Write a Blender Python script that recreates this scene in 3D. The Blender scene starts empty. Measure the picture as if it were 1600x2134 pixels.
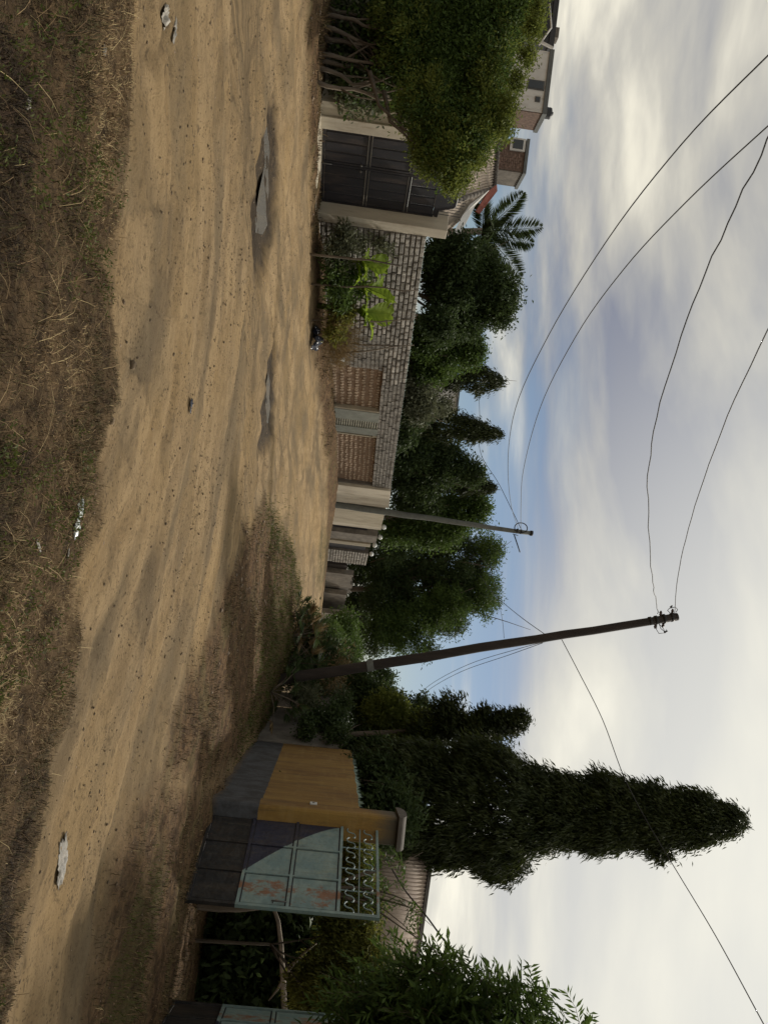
import bpy, math, random
import numpy as np
from mathutils import Vector, Matrix
R = math.radians
sc = bpy.context.scene
col = sc.collection

# ------------------------------------------------------------------ camera
F_PX, ROLL, PITCH, EYE = 1640.0, R(7.0), R(3.05), 1.6
Fw = Vector((0, math.cos(PITCH), math.sin(PITCH)))
Up0 = Vector((0, -math.sin(PITCH), math.cos(PITCH)))
Xr = Vector((1, 0, 0))
u_ax = Xr*math.cos(ROLL) + Up0*math.sin(ROLL)      # phone held on its side
h_ax = -Xr*math.sin(ROLL) + Up0*math.cos(ROLL)
cam = bpy.data.objects.new('camera', bpy.data.cameras.new('camera'))
col.objects.link(cam); sc.camera = cam
cx, cy, cz = h_ax, -u_ax, -Fw
cam.matrix_world = Matrix(((cx.x, cy.x, cz.x, 0), (cx.y, cy.y, cz.y, 0), (cx.z, cy.z, cz.z, EYE), (0, 0, 0, 1)))
cam.data.sensor_fit = 'VERTICAL'; cam.data.sensor_height = 36; cam.data.lens = 36*F_PX/2134
cam.data.clip_end = 6000; cam.data.clip_start = 0.05

# ------------------------------------------------------------------ light
SUN_EL, SUN_AZ = R(48), R(37)
sun = bpy.data.objects.new('sun', bpy.data.lights.new('sun', 'SUN')); col.objects.link(sun)
sun.data.energy = 3.0; sun.data.angle = R(2.5); sun.data.color = (1, .93, .82)
sdir = Vector((math.sin(SUN_AZ)*math.cos(SUN_EL), math.cos(SUN_AZ)*math.cos(SUN_EL), math.sin(SUN_EL)))
sun.rotation_euler = sdir.to_track_quat('Z', 'Y').to_euler()
world = bpy.data.worlds.new('World'); sc.world = world; world.use_nodes = True
sc.view_settings.view_transform = 'Standard'; sc.view_settings.look = 'None'
sc.view_settings.exposure = 0.0; sc.view_settings.gamma = 1; sc.view_settings.use_curve_mapping = False

class NT:
    """tiny node helper"""
    def __init__(s, tree):
        s.t = tree; s.n = tree.nodes; s.l = tree.links
    def add(s, typ, ins=None, **kw):
        n = s.n.new(typ)
        for k, v in kw.items(): setattr(n, k, v)
        for k, v in (ins or {}).items():
            if isinstance(v, bpy.types.NodeSocket): s.l.new(v, n.inputs[k])
            else: n.inputs[k].default_value = v
        return n
    def math(s, op, a, b=0.0, c=None):
        d = {0: a, 1: b}
        if c is not None: d[2] = c
        return s.add('ShaderNodeMath', d, operation=op).outputs[0]
    def mix(s, f, a, b, bt='MIX'):
        n = s.n.new('ShaderNodeMix'); n.data_type = 'RGBA'; n.blend_type = bt
        for i, v in ((0, f), (6, a), (7, b)):
            if isinstance(v, bpy.types.NodeSocket): s.l.new(v, n.inputs[i])
            else: n.inputs[i].default_value = v if i == 0 else (tuple(v)+(1,))[:4]
        return n.outputs[2]
    def noise(s, vec, scale, detail=4, rough=.55, dist=0.0):
        d = {'Scale': scale, 'Detail': detail, 'Roughness': rough, 'Distortion': dist}
        if vec is not None: d['Vector'] = vec
        return s.add('ShaderNodeTexNoise', d).outputs[0]
    def ss(s, x, lo, hi, a=0.0, b=1.0):
        return s.add('ShaderNodeMapRange', {0: x, 1: lo, 2: hi, 3: a, 4: b}, interpolation_type='SMOOTHSTEP').outputs[0]
    def scale(s, vec, v):
        return s.add('ShaderNodeVectorMath', {0: vec, 1: v}, operation='MULTIPLY').outputs[0]

def build_world():
    w = NT(world.node_tree); w.n.clear()
    sky = w.add('ShaderNodeTexSky', sky_type='NISHITA', sun_disc=False, sun_elevation=SUN_EL, sun_rotation=SUN_AZ)
    sky.air_density = 1.0; sky.dust_density = 1.0; sky.ozone_density = 2.5
    g = w.add('ShaderNodeTexCoord').outputs['Generated']
    sep = w.add('ShaderNodeSeparateXYZ', {0: g})
    z = w.math('MAXIMUM', sep.outputs[2], 0.0)
    zz = w.math('ADD', z, 0.13)
    px = w.math('DIVIDE', sep.outputs[0], zz); py = w.math('DIVIDE', sep.outputs[1], zz)
    pv = w.add('ShaderNodeCombineXYZ', {0: px, 1: py, 2: 0.0}).outputs[0]
    rot = w.add('ShaderNodeVectorRotate', {'Vector': pv, 'Angle': R(22)}, rotation_type='Z_AXIS').outputs[0]
    warp = w.add('ShaderNodeTexNoise', {'Vector': rot, 'Scale': .45, 'Detail': 2}).outputs['Color']
    warped = w.add('ShaderNodeVectorMath', {0: rot, 1: warp}, operation='ADD').outputs[0]
    st = w.scale(warped, (.34, 1.0, 1.0))
    n1 = w.noise(st, 1.25, 6, .52)                  # long bands
    n2 = w.noise(w.scale(warped, (.6, 1.0, 1.0)), 2.6, 6, .5)
    n3 = w.noise(w.scale(warped, (.8, 1.0, 1.0)), .45, 3)
    shade = w.math('ADD', w.math('MULTIPLY', n1, .62), w.math('MULTIPLY', n2, .38))
    # a ragged belt of open blue low over the street, closed cloud higher up
    hz = w.math('ADD', w.math('ADD', w.ss(z, .15, .36, -.13, .22), w.ss(z, .0, .09, .16, 0.0)), w.math('ADD', w.ss(sep.outputs[0], -.10, -.5, 0, .12), w.ss(sep.outputs[0], .22, .42, 0, .25)))
    cov = w.math('ADD', w.math('ADD', w.math('MULTIPLY', n3, .5), w.math('MULTIPLY', n1, .6)), hz)
    mask = w.ss(cov, .44, .66)
    ramp = w.add('ShaderNodeValToRGB', {0: shade})
    e = ramp.color_ramp.elements
    e[0].position = .41; e[0].color = (.24, .26, .33, 1)
    e[1].position = .62; e[1].color = (.95, .90, .75, 1)
    m = e.new(.47); m.color = (.37, .375, .39, 1)
    m2 = e.new(.54); m2.color = (.58, .56, .50, 1)
    # thin cloud glows round the hidden sun
    glow = w.add('ShaderNodeVectorMath', {0: g, 1: tuple(sdir)}, operation='DOT_PRODUCT').outputs[1]
    gl = w.ss(glow, .55, .98, 0.0, .7)
    cc = w.mix(gl, ramp.outputs[0], (1.05, 1.03, .92))
    skyb = w.add('ShaderNodeBackground', {0: sky.outputs[0], 1: .07})
    clb = w.add('ShaderNodeBackground', {0: cc, 1: 1.0})
    mx = w.add('ShaderNodeMixShader', {0: mask})
    w.l.new(skyb.outputs[0], mx.inputs[1]); w.l.new(clb.outputs[0], mx.inputs[2])
    out = w.add('ShaderNodeOutputWorld'); w.l.new(mx.outputs[0], out.inputs[0])
build_world()

# ------------------------------------------------------------------ survey helpers
def ray(u, h):
    d = Fw + u_ax*((u-1067)/F_PX) + h_ax*((h-800)/F_PX)
    return d
def P(u, h, y):
    d = ray(u, h); t = y/d.y
    return Vector((d.x*t, y, EYE+d.z*t))
def sstep(a, b, x):
    t = np.clip((x-a)/(b-a), 0, 1); return t*t*(3-2*t)
def T(x, y):
    """height of the land: level in front, rising up the street, a hump under the pole"""
    z = 1.12*sstep(18.5, 37, y)
    z = z + .42*np.exp(-(((x-4.3)/1.7)**2+((y-22.6)/1.6)**2))
    # low bank of earth against the foot of the block wall
    ww = (x+7.32)*.9135-(y-20.46)*.4067; ss_ = (x+7.32)*.4067+(y-20.46)*.9135
    z = z + .15*(1-sstep(.2, 1.7, ww))*sstep(.2, 1.2, ss_)*(1-sstep(16, 22, ss_))*sstep(-3, -1, ww)
    return z
def G(u, h, zmax=90):
    d = ray(u, h); t = 1.0
    while t < zmax:
        p = Vector((0, 0, EYE))+d*t
        if p.z < float(T(p.x, p.y)): break
        t += .04
    return p
SEED = np.random.default_rng(11)
random.seed(4)

# ------------------------------------------------------------------ tagging and objects
def tag(o, label=None, cat=None, group=None, kind=None):
    for k, v in (('label', label), ('category', cat), ('group', group), ('kind', kind)):
        if v: o[k] = v
    return o
def empty(name, loc, rz=0, label=None, cat=None, group=None):
    o = bpy.data.objects.new(name, None); o.empty_display_size = .2
    col.objects.link(o); o.location = loc; o.rotation_euler.z = rz
    return tag(o, label, cat, group)
def link(name, me, parent=None, loc=None, rz=None):
    o = bpy.data.objects.new(name, me); col.objects.link(o)
    if parent: o.parent = parent
    if loc is not None: o.location = loc
    if rz is not None: o.rotation_euler.z = rz
    return o

class MB:
    def __init__(s): s.v = []; s.f = []
    def quad(s, *p):
        i = len(s.v); s.v += [tuple(q) for q in p]; s.f.append(tuple(range(i, i+len(p))))
    def box(s, x0, x1, y0, y1, z0, z1, sh=0.0):
        """sh: z rises by sh per metre of x"""
        i = len(s.v)
        for z in (z0, z1):
            s.v += [(x0, y0, z+sh*x0), (x1, y0, z+sh*x1), (x1, y1, z+sh*x1), (x0, y1, z+sh*x0)]
        s.f += [(i, i+3, i+2, i+1), (i+4, i+5, i+6, i+7), (i, i+1, i+5, i+4), (i+1, i+2, i+6, i+5), (i+2, i+3, i+7, i+6), (i+3, i, i+4, i+7)]
        return s
    def bar(s, a, b, w, t=None):
        a = Vector(a); b = Vector(b); d = (b-a).normalized(); t = t or w
        r = d.cross(Vector((0, 1, 0)))
        if r.length < .01: r = d.cross(Vector((1, 0, 0)))
        r.normalize(); q = r.cross(d)
        i = len(s.v)
        for p in (a, b):
            for e, g in ((-1, -1), (1, -1), (1, 1), (-1, 1)): s.v.append(tuple(p+r*(w/2*e)+q*(t/2*g)))
        s.f += [(i, i+3, i+2, i+1), (i+4, i+5, i+6, i+7), (i, i+1, i+5, i+4), (i+1, i+2, i+6, i+5), (i+2, i+3, i+7, i+6), (i+3, i, i+4, i+7)]
        return s
    def tube(s, pts, rad, n=7, cap=True):
        pts = [Vector(p) for p in pts]; m = len(pts)
        if not hasattr(rad, '__len__'): rad = [rad]*m
        i = len(s.v); ref = None
        for k, p in enumerate(pts):
            d = (pts[min(k+1, m-1)]-pts[max(k-1, 0)]).normalized()
            if ref is None:
                ref = d.cross(Vector((0, 0, 1)) if abs(d.z) < .9 else Vector((1, 0, 0))).normalized()
            a = (ref-d*ref.dot(d)).normalized(); b = d.cross(a); ref = a
            for j in range(n):
                t = 2*math.pi*j/n; s.v.append(tuple(p+(a*math.cos(t)+b*math.sin(t))*rad[k]))
        for k in range(m-1):
            for j in range(n):
                j2 = (j+1) % n; o = i+k*n
                s.f.append((o+j, o+j2, o+n+j2, o+n+j))
        if cap:
            s.f.append(tuple(i+j for j in reversed(range(n)))); s.f.append(tuple(i+(m-1)*n+j for j in range(n)))
        return s
    def lathe(s, prof, c=(0, 0, 0), n=16):
        i = len(s.v); m = len(prof)
        for r, z in prof:
            for j in range(n):
                t = 2*math.pi*j/n; s.v.append((c[0]+r*math.cos(t), c[1]+r*math.sin(t), c[2]+z))
        for k in range(m-1):
            for j in range(n):
                j2 = (j+1) % n; s.f.append((i+k*n+j, i+k*n+j2, i+(k+1)*n+j2, i+(k+1)*n+j))
        return s
    def mesh(s, name, mat, smooth=False, bevel=0):
        me = bpy.data.meshes.new(name); me.from_pydata(s.v, [], s.f)
        if mat: me.materials.append(mat)
        if smooth: me.shade_smooth()
        return me
    def obj(s, name, mat, parent=None, smooth=False, loc=None, rz=None, bevel=0):
        o = link(name, s.mesh(name, mat, smooth), parent, loc, rz)
        if bevel:
            b = o.modifiers.new('bevel', 'BEVEL'); b.width = bevel; b.segments = 2; b.limit_method = 'ANGLE'
        return o

def np_mesh(name, co, quads, mat, attrs=None, smooth=False):
    me = bpy.data.meshes.new(name)
    nv, nf, k = len(co), len(quads), quads.shape[1]
    me.vertices.add(nv); me.vertices.foreach_set('co', np.ascontiguousarray(co, dtype=np.float32).ravel())
    me.loops.add(nf*k); me.loops.foreach_set('vertex_index', np.ascontiguousarray(quads, dtype=np.int32).ravel())
    me.polygons.add(nf); me.polygons.foreach_set('loop_start', np.arange(0, nf*k, k, dtype=np.int32))
    me.update(calc_edges=True)
    for an, av in (attrs or {}).items():
        a = me.attributes.new(an, 'FLOAT', 'POINT'); a.data.foreach_set('value', np.ascontiguousarray(av, dtype=np.float32))
    if mat: me.materials.append(mat)
    if smooth: me.shade_smooth()
    return me

# ------------------------------------------------------------------ materials
def mat(name):
    m = bpy.data.materials.new(name); m.use_nodes = True
    w = NT(m.node_tree); w.bsdf = m.node_tree.nodes['Principled BSDF']
    w.m = m; w.out = m.node_tree.nodes['Material Output']
    return w
def setp(w, **kw):
    names = dict(color='Base Color', rough='Roughness', metal='Metallic', spec='Specular IOR Level', normal='Normal', emit='Emission Color')
    for k, v in kw.items():
        s = w.bsdf.inputs[names.get(k, k)]
        if isinstance(v, bpy.types.NodeSocket): w.l.new(v, s)
        else: s.default_value = (tuple(v)+(1,))[:4] if k == 'color' else v
def oc(w): return w.add('ShaderNodeTexCoord').outputs['Object']
def gp(w): return w.add('ShaderNodeNewGeometry').outputs['Position']
def bump(w, h, s=.4, d=.02): return w.add('ShaderNodeBump', {'Height': h, 'Strength': s, 'Distance': d}).outputs[0]
def plain(name, c, rough=.7, var=.25, scale=3, metal=0, bs=.3, bscale=30, grime=None, streak=False):
    w = mat(name); p = gp(w)
    pv = w.scale(p, (1, 1, .15)) if streak else p
    n = w.noise(pv, scale, 6, .65)
    k = w.ss(n, .25, .75, 1-var, 1+var)
    cc = w.mix(1.0, c, w.add('ShaderNodeCombineColor', {0: k, 1: k, 2: k}).outputs[0], 'MULTIPLY')
    if grime:
        g = w.ss(w.noise(w.scale(p, (2, 2, .4)), 1.7, 6, .7), .48, .72)
        cc = w.mix(w.math('MULTIPLY', g, .75), cc, grime)
    rnd = w.add('ShaderNodeObjectInfo').outputs['Random']
    rk = w.ss(rnd, 0, 1, 1-var*.5, 1+var*.5)
    cc = w.mix(1.0, cc, w.add('ShaderNodeCombineColor', {0: rk, 1: rk, 2: rk}).outputs[0], 'MULTIPLY')
    setp(w, color=cc, rough=rough, metal=metal, normal=bump(w, w.noise(p, bscale, 5, .7), bs, .02))
    return w.m
M = {}
M['cream'] = plain('cream_plaster', (.50, .45, .36), .85, .16, 2.2, grime=(.27, .22, .16), streak=True, bscale=14)
M['cream_old'] = plain('old_cream_plaster', (.42, .37, .28), .9, .2, 2.5, grime=(.2, .16, .11), streak=True, bscale=14)
M['pale'] = plain('pale_wall', (.66, .65, .62), .85, .1, 1, grime=(.4, .37, .33))
M['coral'] = plain('coral_block', (.30, .28, .25), .95, .5, 5, bs=.9, bscale=22, grime=(.13, .105, .085))
M['coral_warm'] = plain('infill_stone', (.33, .25, .18), .95, .3, 5, bs=.7, bscale=22)
M['mortar'] = plain('mortar', (.125, .11, .095), .95, .3, 4, bscale=30)
M['mud'] = plain('mud_mortar', (.19, .125, .08), .95, .25, 4, bscale=20, bs=.6)
M['greygreen'] = plain('greygreen_render', (.19, .20, .175), .9, .2, 3, bscale=20)
M['slat'] = plain('pale_slat', (.38, .37, .30), .85, .25, 5)
M['void'] = plain('dark_opening', (.02, .016, .018), .9, .2)
M['blackmetal'] = plain('black_gate_metal', (.018, .018, .024), .5, .35, 4, bs=.15, grime=(.07, .055, .05), streak=True)
M['rail'] = plain('gate_rail_metal', (.085, .08, .075), .5, .3, 6)
M['bluegate'] = plain('blue_gate_dark', (.045, .05, .10), .55, .3, 5)
M['concrete'] = plain('pole_concrete', (.135, .14, .125), .85, .2, 4, bscale=18)
M['greywall'] = plain('grey_ruin_wall', (.175, .155, .13), .95, .35, 2.5, grime=(.1, .085, .07), bs=.8, bscale=9)
M['bark'] = plain('bark', (.12, .095, .07), .95, .4, 6, streak=True, bs=.9, bscale=24)
M['bark_pale'] = plain('pale_bark', (.30, .25, .20), .9, .3, 6, bs=.7)
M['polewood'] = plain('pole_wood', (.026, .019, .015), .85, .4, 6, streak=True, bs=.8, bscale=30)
M['wire'] = plain('wire_black', (.012, .012, .012), .6, .1)
M['porcelain'] = plain('insulator', (.05, .03, .025), .3, .1)
M['globe'] = plain('lamp_globe', (.70, .72, .70), .35, .05)
M['brick'] = plain('red_brown_brick', (.17, .115, .09), .95, .4, 6, bs=.6)
M['roofedge'] = plain('slab_grey', (.13, .14, .14), .85, .2, 2)
M['glassdark'] = plain('dark_window_glass', (.03, .035, .04), .12, .1)
M['redtile'] = plain('red_ridge_tile', (.22, .065, .045), .8, .25, 5)
M['tin'] = plain('bright_tin', (.62, .60, .56), .35, .12, 3, metal=.5)
M['rooftile'] = plain('beige_roof_sheet', (.34, .28, .22), .75, .2, 1.5, grime=(.16, .12, .09))
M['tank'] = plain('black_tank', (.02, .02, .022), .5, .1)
M['stone'] = plain('road_pebble', (.185, .135, .085), .95, .5, 8, bs=.5)
M['bag_dark'] = plain('dark_plastic', (.02, .025, .045), .25, .2, 8, bs=.5, bscale=12)
M['bag_white'] = plain('pale_plastic', (.27, .25, .215), .6, .4, 18, bs=.6, bscale=25, grime=(.25, .2, .14))
M['glassgreen'] = plain('glass_shard', (.25, .34, .30), .08, .2)
M['steelblue'] = plain('pale_blue_metal', (.24, .33, .33), .5, .15, 5, grime=(.24, .14, .07), streak=True)

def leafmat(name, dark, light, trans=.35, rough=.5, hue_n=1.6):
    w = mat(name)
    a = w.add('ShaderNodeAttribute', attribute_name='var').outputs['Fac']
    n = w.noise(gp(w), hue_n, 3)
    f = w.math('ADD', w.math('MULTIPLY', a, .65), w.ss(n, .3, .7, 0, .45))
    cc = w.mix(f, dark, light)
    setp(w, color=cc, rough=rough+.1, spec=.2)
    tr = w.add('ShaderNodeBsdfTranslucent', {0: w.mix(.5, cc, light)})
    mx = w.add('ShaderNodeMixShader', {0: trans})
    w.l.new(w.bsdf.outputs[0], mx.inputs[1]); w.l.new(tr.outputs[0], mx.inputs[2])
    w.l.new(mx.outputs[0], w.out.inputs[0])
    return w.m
M['leaf_dark'] = leafmat('leaf_dark', (.016, .031, .013), (.075, .11, .035), .33)
M['leaf_mid'] = leafmat('leaf_mid', (.022, .046, .013), (.11, .17, .038), .38)
M['leaf_light'] = leafmat('leaf_light', (.035, .055, .012), (.21, .245, .05), .45)
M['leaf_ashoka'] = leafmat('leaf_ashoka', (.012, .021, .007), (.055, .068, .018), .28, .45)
M['leaf_grey'] = leafmat('leaf_grey', (.06, .07, .04), (.16, .17, .10), .3)
M['leaf_olive'] = leafmat('leaf_olive', (.05, .06, .014), (.24, .24, .05), .45)
M['leaf_palm'] = leafmat('leaf_palm', (.02, .035, .015), (.07, .10, .035), .3)
M['leaf_banana'] = leafmat('leaf_banana', (.11, .20, .018), (.32, .43, .05), .6)
M['leaf_dry'] = leafmat('leaf_dry', (.08, .055, .03), (.26, .18, .08), .25)
def grassmat():
    w = mat('dry_grass')
    a = w.add('ShaderNodeAttribute', attribute_name='var').outputs['Fac']
    r = w.add('ShaderNodeValToRGB', {0: a}); e = r.color_ramp.elements
    e[0].position = 0; e[0].color = (.025, .018, .012, 1)
    e[1].position = 1; e[1].color = (.46, .36, .19, 1)
    for p, c in ((.2, (.065, .04, .026, 1)), (.34, (.055, .056, .02, 1)), (.48, (.12, .085, .04, 1)), (.66, (.165, .105, .058, 1)), (.84, (.27, .185, .095, 1))):
        q = e.new(p); q.color = c
    setp(w, color=r.outputs[0], rough=.8, spec=.15)
    return w.m
M['grass'] = grassmat()
M['greengrass'] = leafmat('green_grass', (.03, .045, .01), (.11, .13, .03), .3)

def yellowmat():
    w = mat('yellow_lime_wash'); p = gp(w)
    sep = w.add('ShaderNodeSeparateXYZ', {0: p})
    vert = w.noise(w.scale(p, (1.3, 1.3, .3)), 1.6, 8, .75)
    hor = w.noise(w.scale(p, (1, 1, 5)), 1.2, 4)
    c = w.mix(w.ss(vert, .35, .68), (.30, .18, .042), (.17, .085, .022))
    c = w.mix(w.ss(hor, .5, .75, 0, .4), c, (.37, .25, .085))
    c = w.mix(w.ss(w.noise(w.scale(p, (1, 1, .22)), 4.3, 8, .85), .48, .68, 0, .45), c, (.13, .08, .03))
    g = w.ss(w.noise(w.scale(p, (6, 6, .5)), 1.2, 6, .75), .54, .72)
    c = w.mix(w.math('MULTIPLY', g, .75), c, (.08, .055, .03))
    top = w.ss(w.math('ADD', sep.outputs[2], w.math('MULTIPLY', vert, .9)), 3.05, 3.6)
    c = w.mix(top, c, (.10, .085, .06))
    dn = w.math('ADD', sep.outputs[2], w.math('MULTIPLY', w.noise(p, 9, 3), .05))
    d = w.ss(dn, .845, .862)
    dado = w.mix(w.ss(w.noise(p, 3, 6, .7), .35, .65), (.085, .088, .095), (.04, .038, .036))
    dado = w.mix(w.ss(w.math('ADD', sep.outputs[2], w.math('MULTIPLY', w.noise(p, 6, 5, .7), .3)), .30, .20, 0, .8), dado, (.10, .07, .045))
    c = w.mix(d, dado, c)
    setp(w, color=c, rough=.85, normal=bump(w, w.noise(p, 16, 5, .7), .35, .02))
    return w.m
M['yellow'] = yellowmat()

def corrugated_mat():
    w = mat('corrugated_sheet'); p = gp(w)
    n = w.noise(p, 1.3, 6, .7)
    c = w.mix(w.ss(n, .4, .7), (.33, .26, .20), (.19, .135, .10))
    setp(w, color=c, rough=.85)
    return w.m
M['corr'] = corrugated_mat()

def watermat():
    w = mat('puddle_water')
    n = w.noise(w.scale(gp(w), (1, 2.5, 1)), 22, 5, .65)
    setp(w, color=(.09, .083, .07), rough=.03, IOR=2.5, normal=bump(w, n, .6, .04))
    return w.m
M['water'] = watermat()

def clearplastic():
    w = mat('clear_plastic'); setp(w, color=(.75, .80, .78), rough=.12, normal=bump(w, w.noise(gp(w), 40, 3), .8, .01))
    w.bsdf.inputs['Transmission Weight'].default_value = .45
    return w.m
M['clear'] = clearplastic()

# ------------------------------------------------------------------ ground
def inpoly(x, y, poly):
    r = np.zeros(x.shape, bool); n = len(poly)
    for i in range(n):
        x0, y0 = poly[i]; x1, y1 = poly[(i+1) % n]
        c = ((y0 > y) != (y1 > y))
        with np.errstate(divide='ignore', invalid='ignore'):
            xx = (x1-x0)*(y-y0)/(y1-y0)+x0
        r ^= (c & (x < xx))
    return r
def segd(x, y, pl, closed=True):
    d = np.full(x.shape, 1e9); n = len(pl); sd = np.zeros(x.shape); al = np.zeros(x.shape); acc = 0
    for i in range(n if closed else n-1):
        ax, ay = pl[i]; bx, by = pl[(i+1) % n]; L = math.hypot(bx-ax, by-ay)+1e-9
        t = ((x-ax)*(bx-ax)+(y-ay)*(by-ay))/L**2
        if not closed and i == 0: t = np.minimum(t, 1)
        elif not closed and i == n-2: t = np.maximum(t, 0)
        else: t = np.clip(t, 0, 1)
        q = np.hypot(x-ax-t*(bx-ax), y-ay-t*(by-ay)); k = q < d
        d = np.where(k, q, d); al = np.where(k, acc+t*L, al)
        sd = np.where(k, np.sign((bx-ax)*(y-ay)-(by-ay)*(x-ax))*q, sd); acc += L
    return d, sd, al
def sdf(x, y, poly):
    d, _, _ = segd(x, y, poly); return np.where(inpoly(x, y, poly), d, -d)
def gxy(*pts): return [tuple(G(u, h)[:2]) for h, u in pts]
rs = np.random.default_rng(3)
_lat = rs.random((256, 256))
def vn(x, y):
    xi = np.floor(x).astype(int); yi = np.floor(y).astype(int); fx = x-xi; fy = y-yi
    fx = fx*fx*(3-2*fx); fy = fy*fy*(3-2*fy)
    a = _lat[xi % 256, yi % 256]; b = _lat[(xi+1) % 256, yi % 256]; c = _lat[xi % 256, (yi+1) % 256]; d = _lat[(xi+1) % 256, (yi+1) % 256]
    return (a*(1-fx)+b*fx)*(1-fy)+(c*(1-fx)+d*fx)*fy
def fbm(x, y, o=4):
    s = 0; a = .5
    for k in range(o): s = s+a*vn(x*2**k+17*k, y*2**k+31*k); a *= .5
    return s/(1-.5**o)

# outlines of the surfaces, as ground points
road_c = gxy((60, 2400), (130, 1950), (190, 1700), (255, 1500), (330, 1250), (390, 1000), (430, 700), (450, 400), (455, 0))
trk_c = gxy((560, 200), (590, 500), (605, 700), (625, 900), (640, 1100), (652, 1240))
POLY = {}
POLY['median'] = gxy((548, 1045), (505, 1120), (440, 1290), (392, 1400), (350, 1520), (330, 1620), (395, 1660), (440, 1640), (500, 1560), (520, 1530), (560, 1500), (600, 1380), (622, 1300), (628, 1240), (612, 1190), (600, 1130))
POLY['rverge'] = gxy((330, 1620), (270, 1700), (240, 1800), (210, 1950), (170, 2134), (140, 2300))+[(9, 4), (40, 4), (40, 70), (9, 70), (6.6, 21), (5.3, 14.5)]
POLY['lverge'] = gxy((640, -200), (634, 0), (640, 250), (648, 420), (652, 560), (660, 760), (672, 900), (682, 1050), (676, 1150), (668, 1260))+[(2.2, 52), (-9, 52), (-40, 22), (-40, 10)]
POLY['front'] = [(-9, -30), (9, -30), (5.5, 3.0)]+gxy((-25, 2300), (8, 2134), (62, 1800), (112, 1500), (160, 1200), (205, 1000), (235, 700), (240, 450), (262, 200), (270, 0), (275, -300))+[(-14, 4.4), (-40, 4), (-40, -30)]
ROADMASK_N = 0
puddles = [gxy((561, 266), (567, 266), (571, 320), (567, 350), (569, 400), (563, 440), (566, 470), (556, 490), (541, 486), (541, 455), (545, 430), (549, 400), (553, 380), (561, 340), (558, 300)),
           gxy((566, 776), (570, 800), (568, 830), (570, 850), (565, 882), (555, 886), (551, 874), (560, 850), (562, 820), (562, 800))]

def masks(x, y):
    jit = (fbm(x*1.7, y*1.7)-.5)*.9+(fbm(x*7, y*7, 3)-.5)*.25
    m = {}
    dist = np.hypot(x, y)
    sc_ = np.clip(dist/9, .5, 2.5)
    m['front'] = sstep(-.30, .26, sdf(x, y, POLY['front'])+jit*.7+(fbm(x*3.1, y*3.1, 3)-.5)*.5)
    v = np.maximum(sstep(-.3, .35, sdf(x, y, POLY['median'])+jit*.8), sstep(-.35, .4, sdf(x, y, POLY['rverge'])+jit*.8))
    m['verge'] = np.maximum(v, sstep(-.25*1.0, .3, sdf(x, y, POLY['lverge'])+jit*.9))
    g = np.maximum(.5*np.exp(-((sdf(x, y, POLY['median'])-.3)/.5)**2)*sstep(14.5, 19, y), 0)
    gs = gxy((205, 2134), (250, 1960), (285, 1870), (325, 1810), (330, 1840), (300, 1950), (265, 2134))
    g = np.maximum(g, .8*sstep(-.4, .3, sdf(x, y, gs)+jit*1.1))
    g = np.maximum(g, .9*np.exp(-(((x-4.0)/2.0)**2+((y-21.3)/1.9)**2)))
    gf = gxy((672, 1100), (680, 1160), (668, 1230), (660, 1200), (664, 1130))
    g = np.maximum(g, sstep(-.6, .2, sdf(x, y, gf)+jit*.5))
    m['green'] = np.clip(g, 0, 1)
    wet = np.zeros_like(x)
    for p in puddles: wet = np.maximum(wet, sstep(-.8, -.30, sdf(x, y, p)+jit*.9))
    sp = gxy((330, 20), (345, -10), (352, 30), (350, 60), (340, 100), (322, 150), (300, 130), (298, 118), (318, 95), (338, 60))
    wet = np.maximum(wet, .9*sstep(-.1, .1, sdf(x, y, sp)+jit*.2))
    m['wet'] = wet
    return m
def road_coords(x, y):
    d1, s1, a1 = segd(x, y, road_c, False); d2, s2, a2 = segd(x, y, trk_c, False)
    k = sstep(-1.5, 1.5, d1-d2-1.0)
    return s1*(1-k)+(s2+31)*k, a1*(1-k)+(a2+7)*k, s1, s2, k, a1
def relief(x, y, m, rc):
    ac, al, s1, s2, k, a1 = rc
    road = (1-m['front'])*(1-m['verge'])
    far = 1-sstep(30, 60, np.hypot(x, y))
    def ruts(s, a, o):
        wob = (fbm(a*.25, s*0+o)-.5)*.5
        r = (fbm((s+wob)*2.2+o, a*.16, 3)-.5)*.11
        r += -.045*np.exp(-((s+wob-.55)/.16)**2)-.045*np.exp(-((s+wob+.95)/.16)**2)+.02*np.exp(-((s+wob-.2)/.2)**2)
        r += (fbm((s+wob)*7+o, a*1.1, 3)-.5)*.05
        r += -np.abs(np.sin((s+wob)*6.5+o))**8*.012
        return r
    z = road*((ruts(s1, a1, 3)*(1-k))+ruts(s2, al, 9)*k)
    z += (fbm(x*11, y*11, 3)-.5)*.026*(.6+m['verge']+m['front']*1.5)+(fbm(x*3.5, y*3.5, 3)-.5)*.04
    z += (fbm(x*1.3, y*1.3)-.5)*.10*(.5+m['verge']+m['front'])
    z += m['front']*.05+m['verge']*.05
    z -= .075*m['wet']
    return z*far
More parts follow.
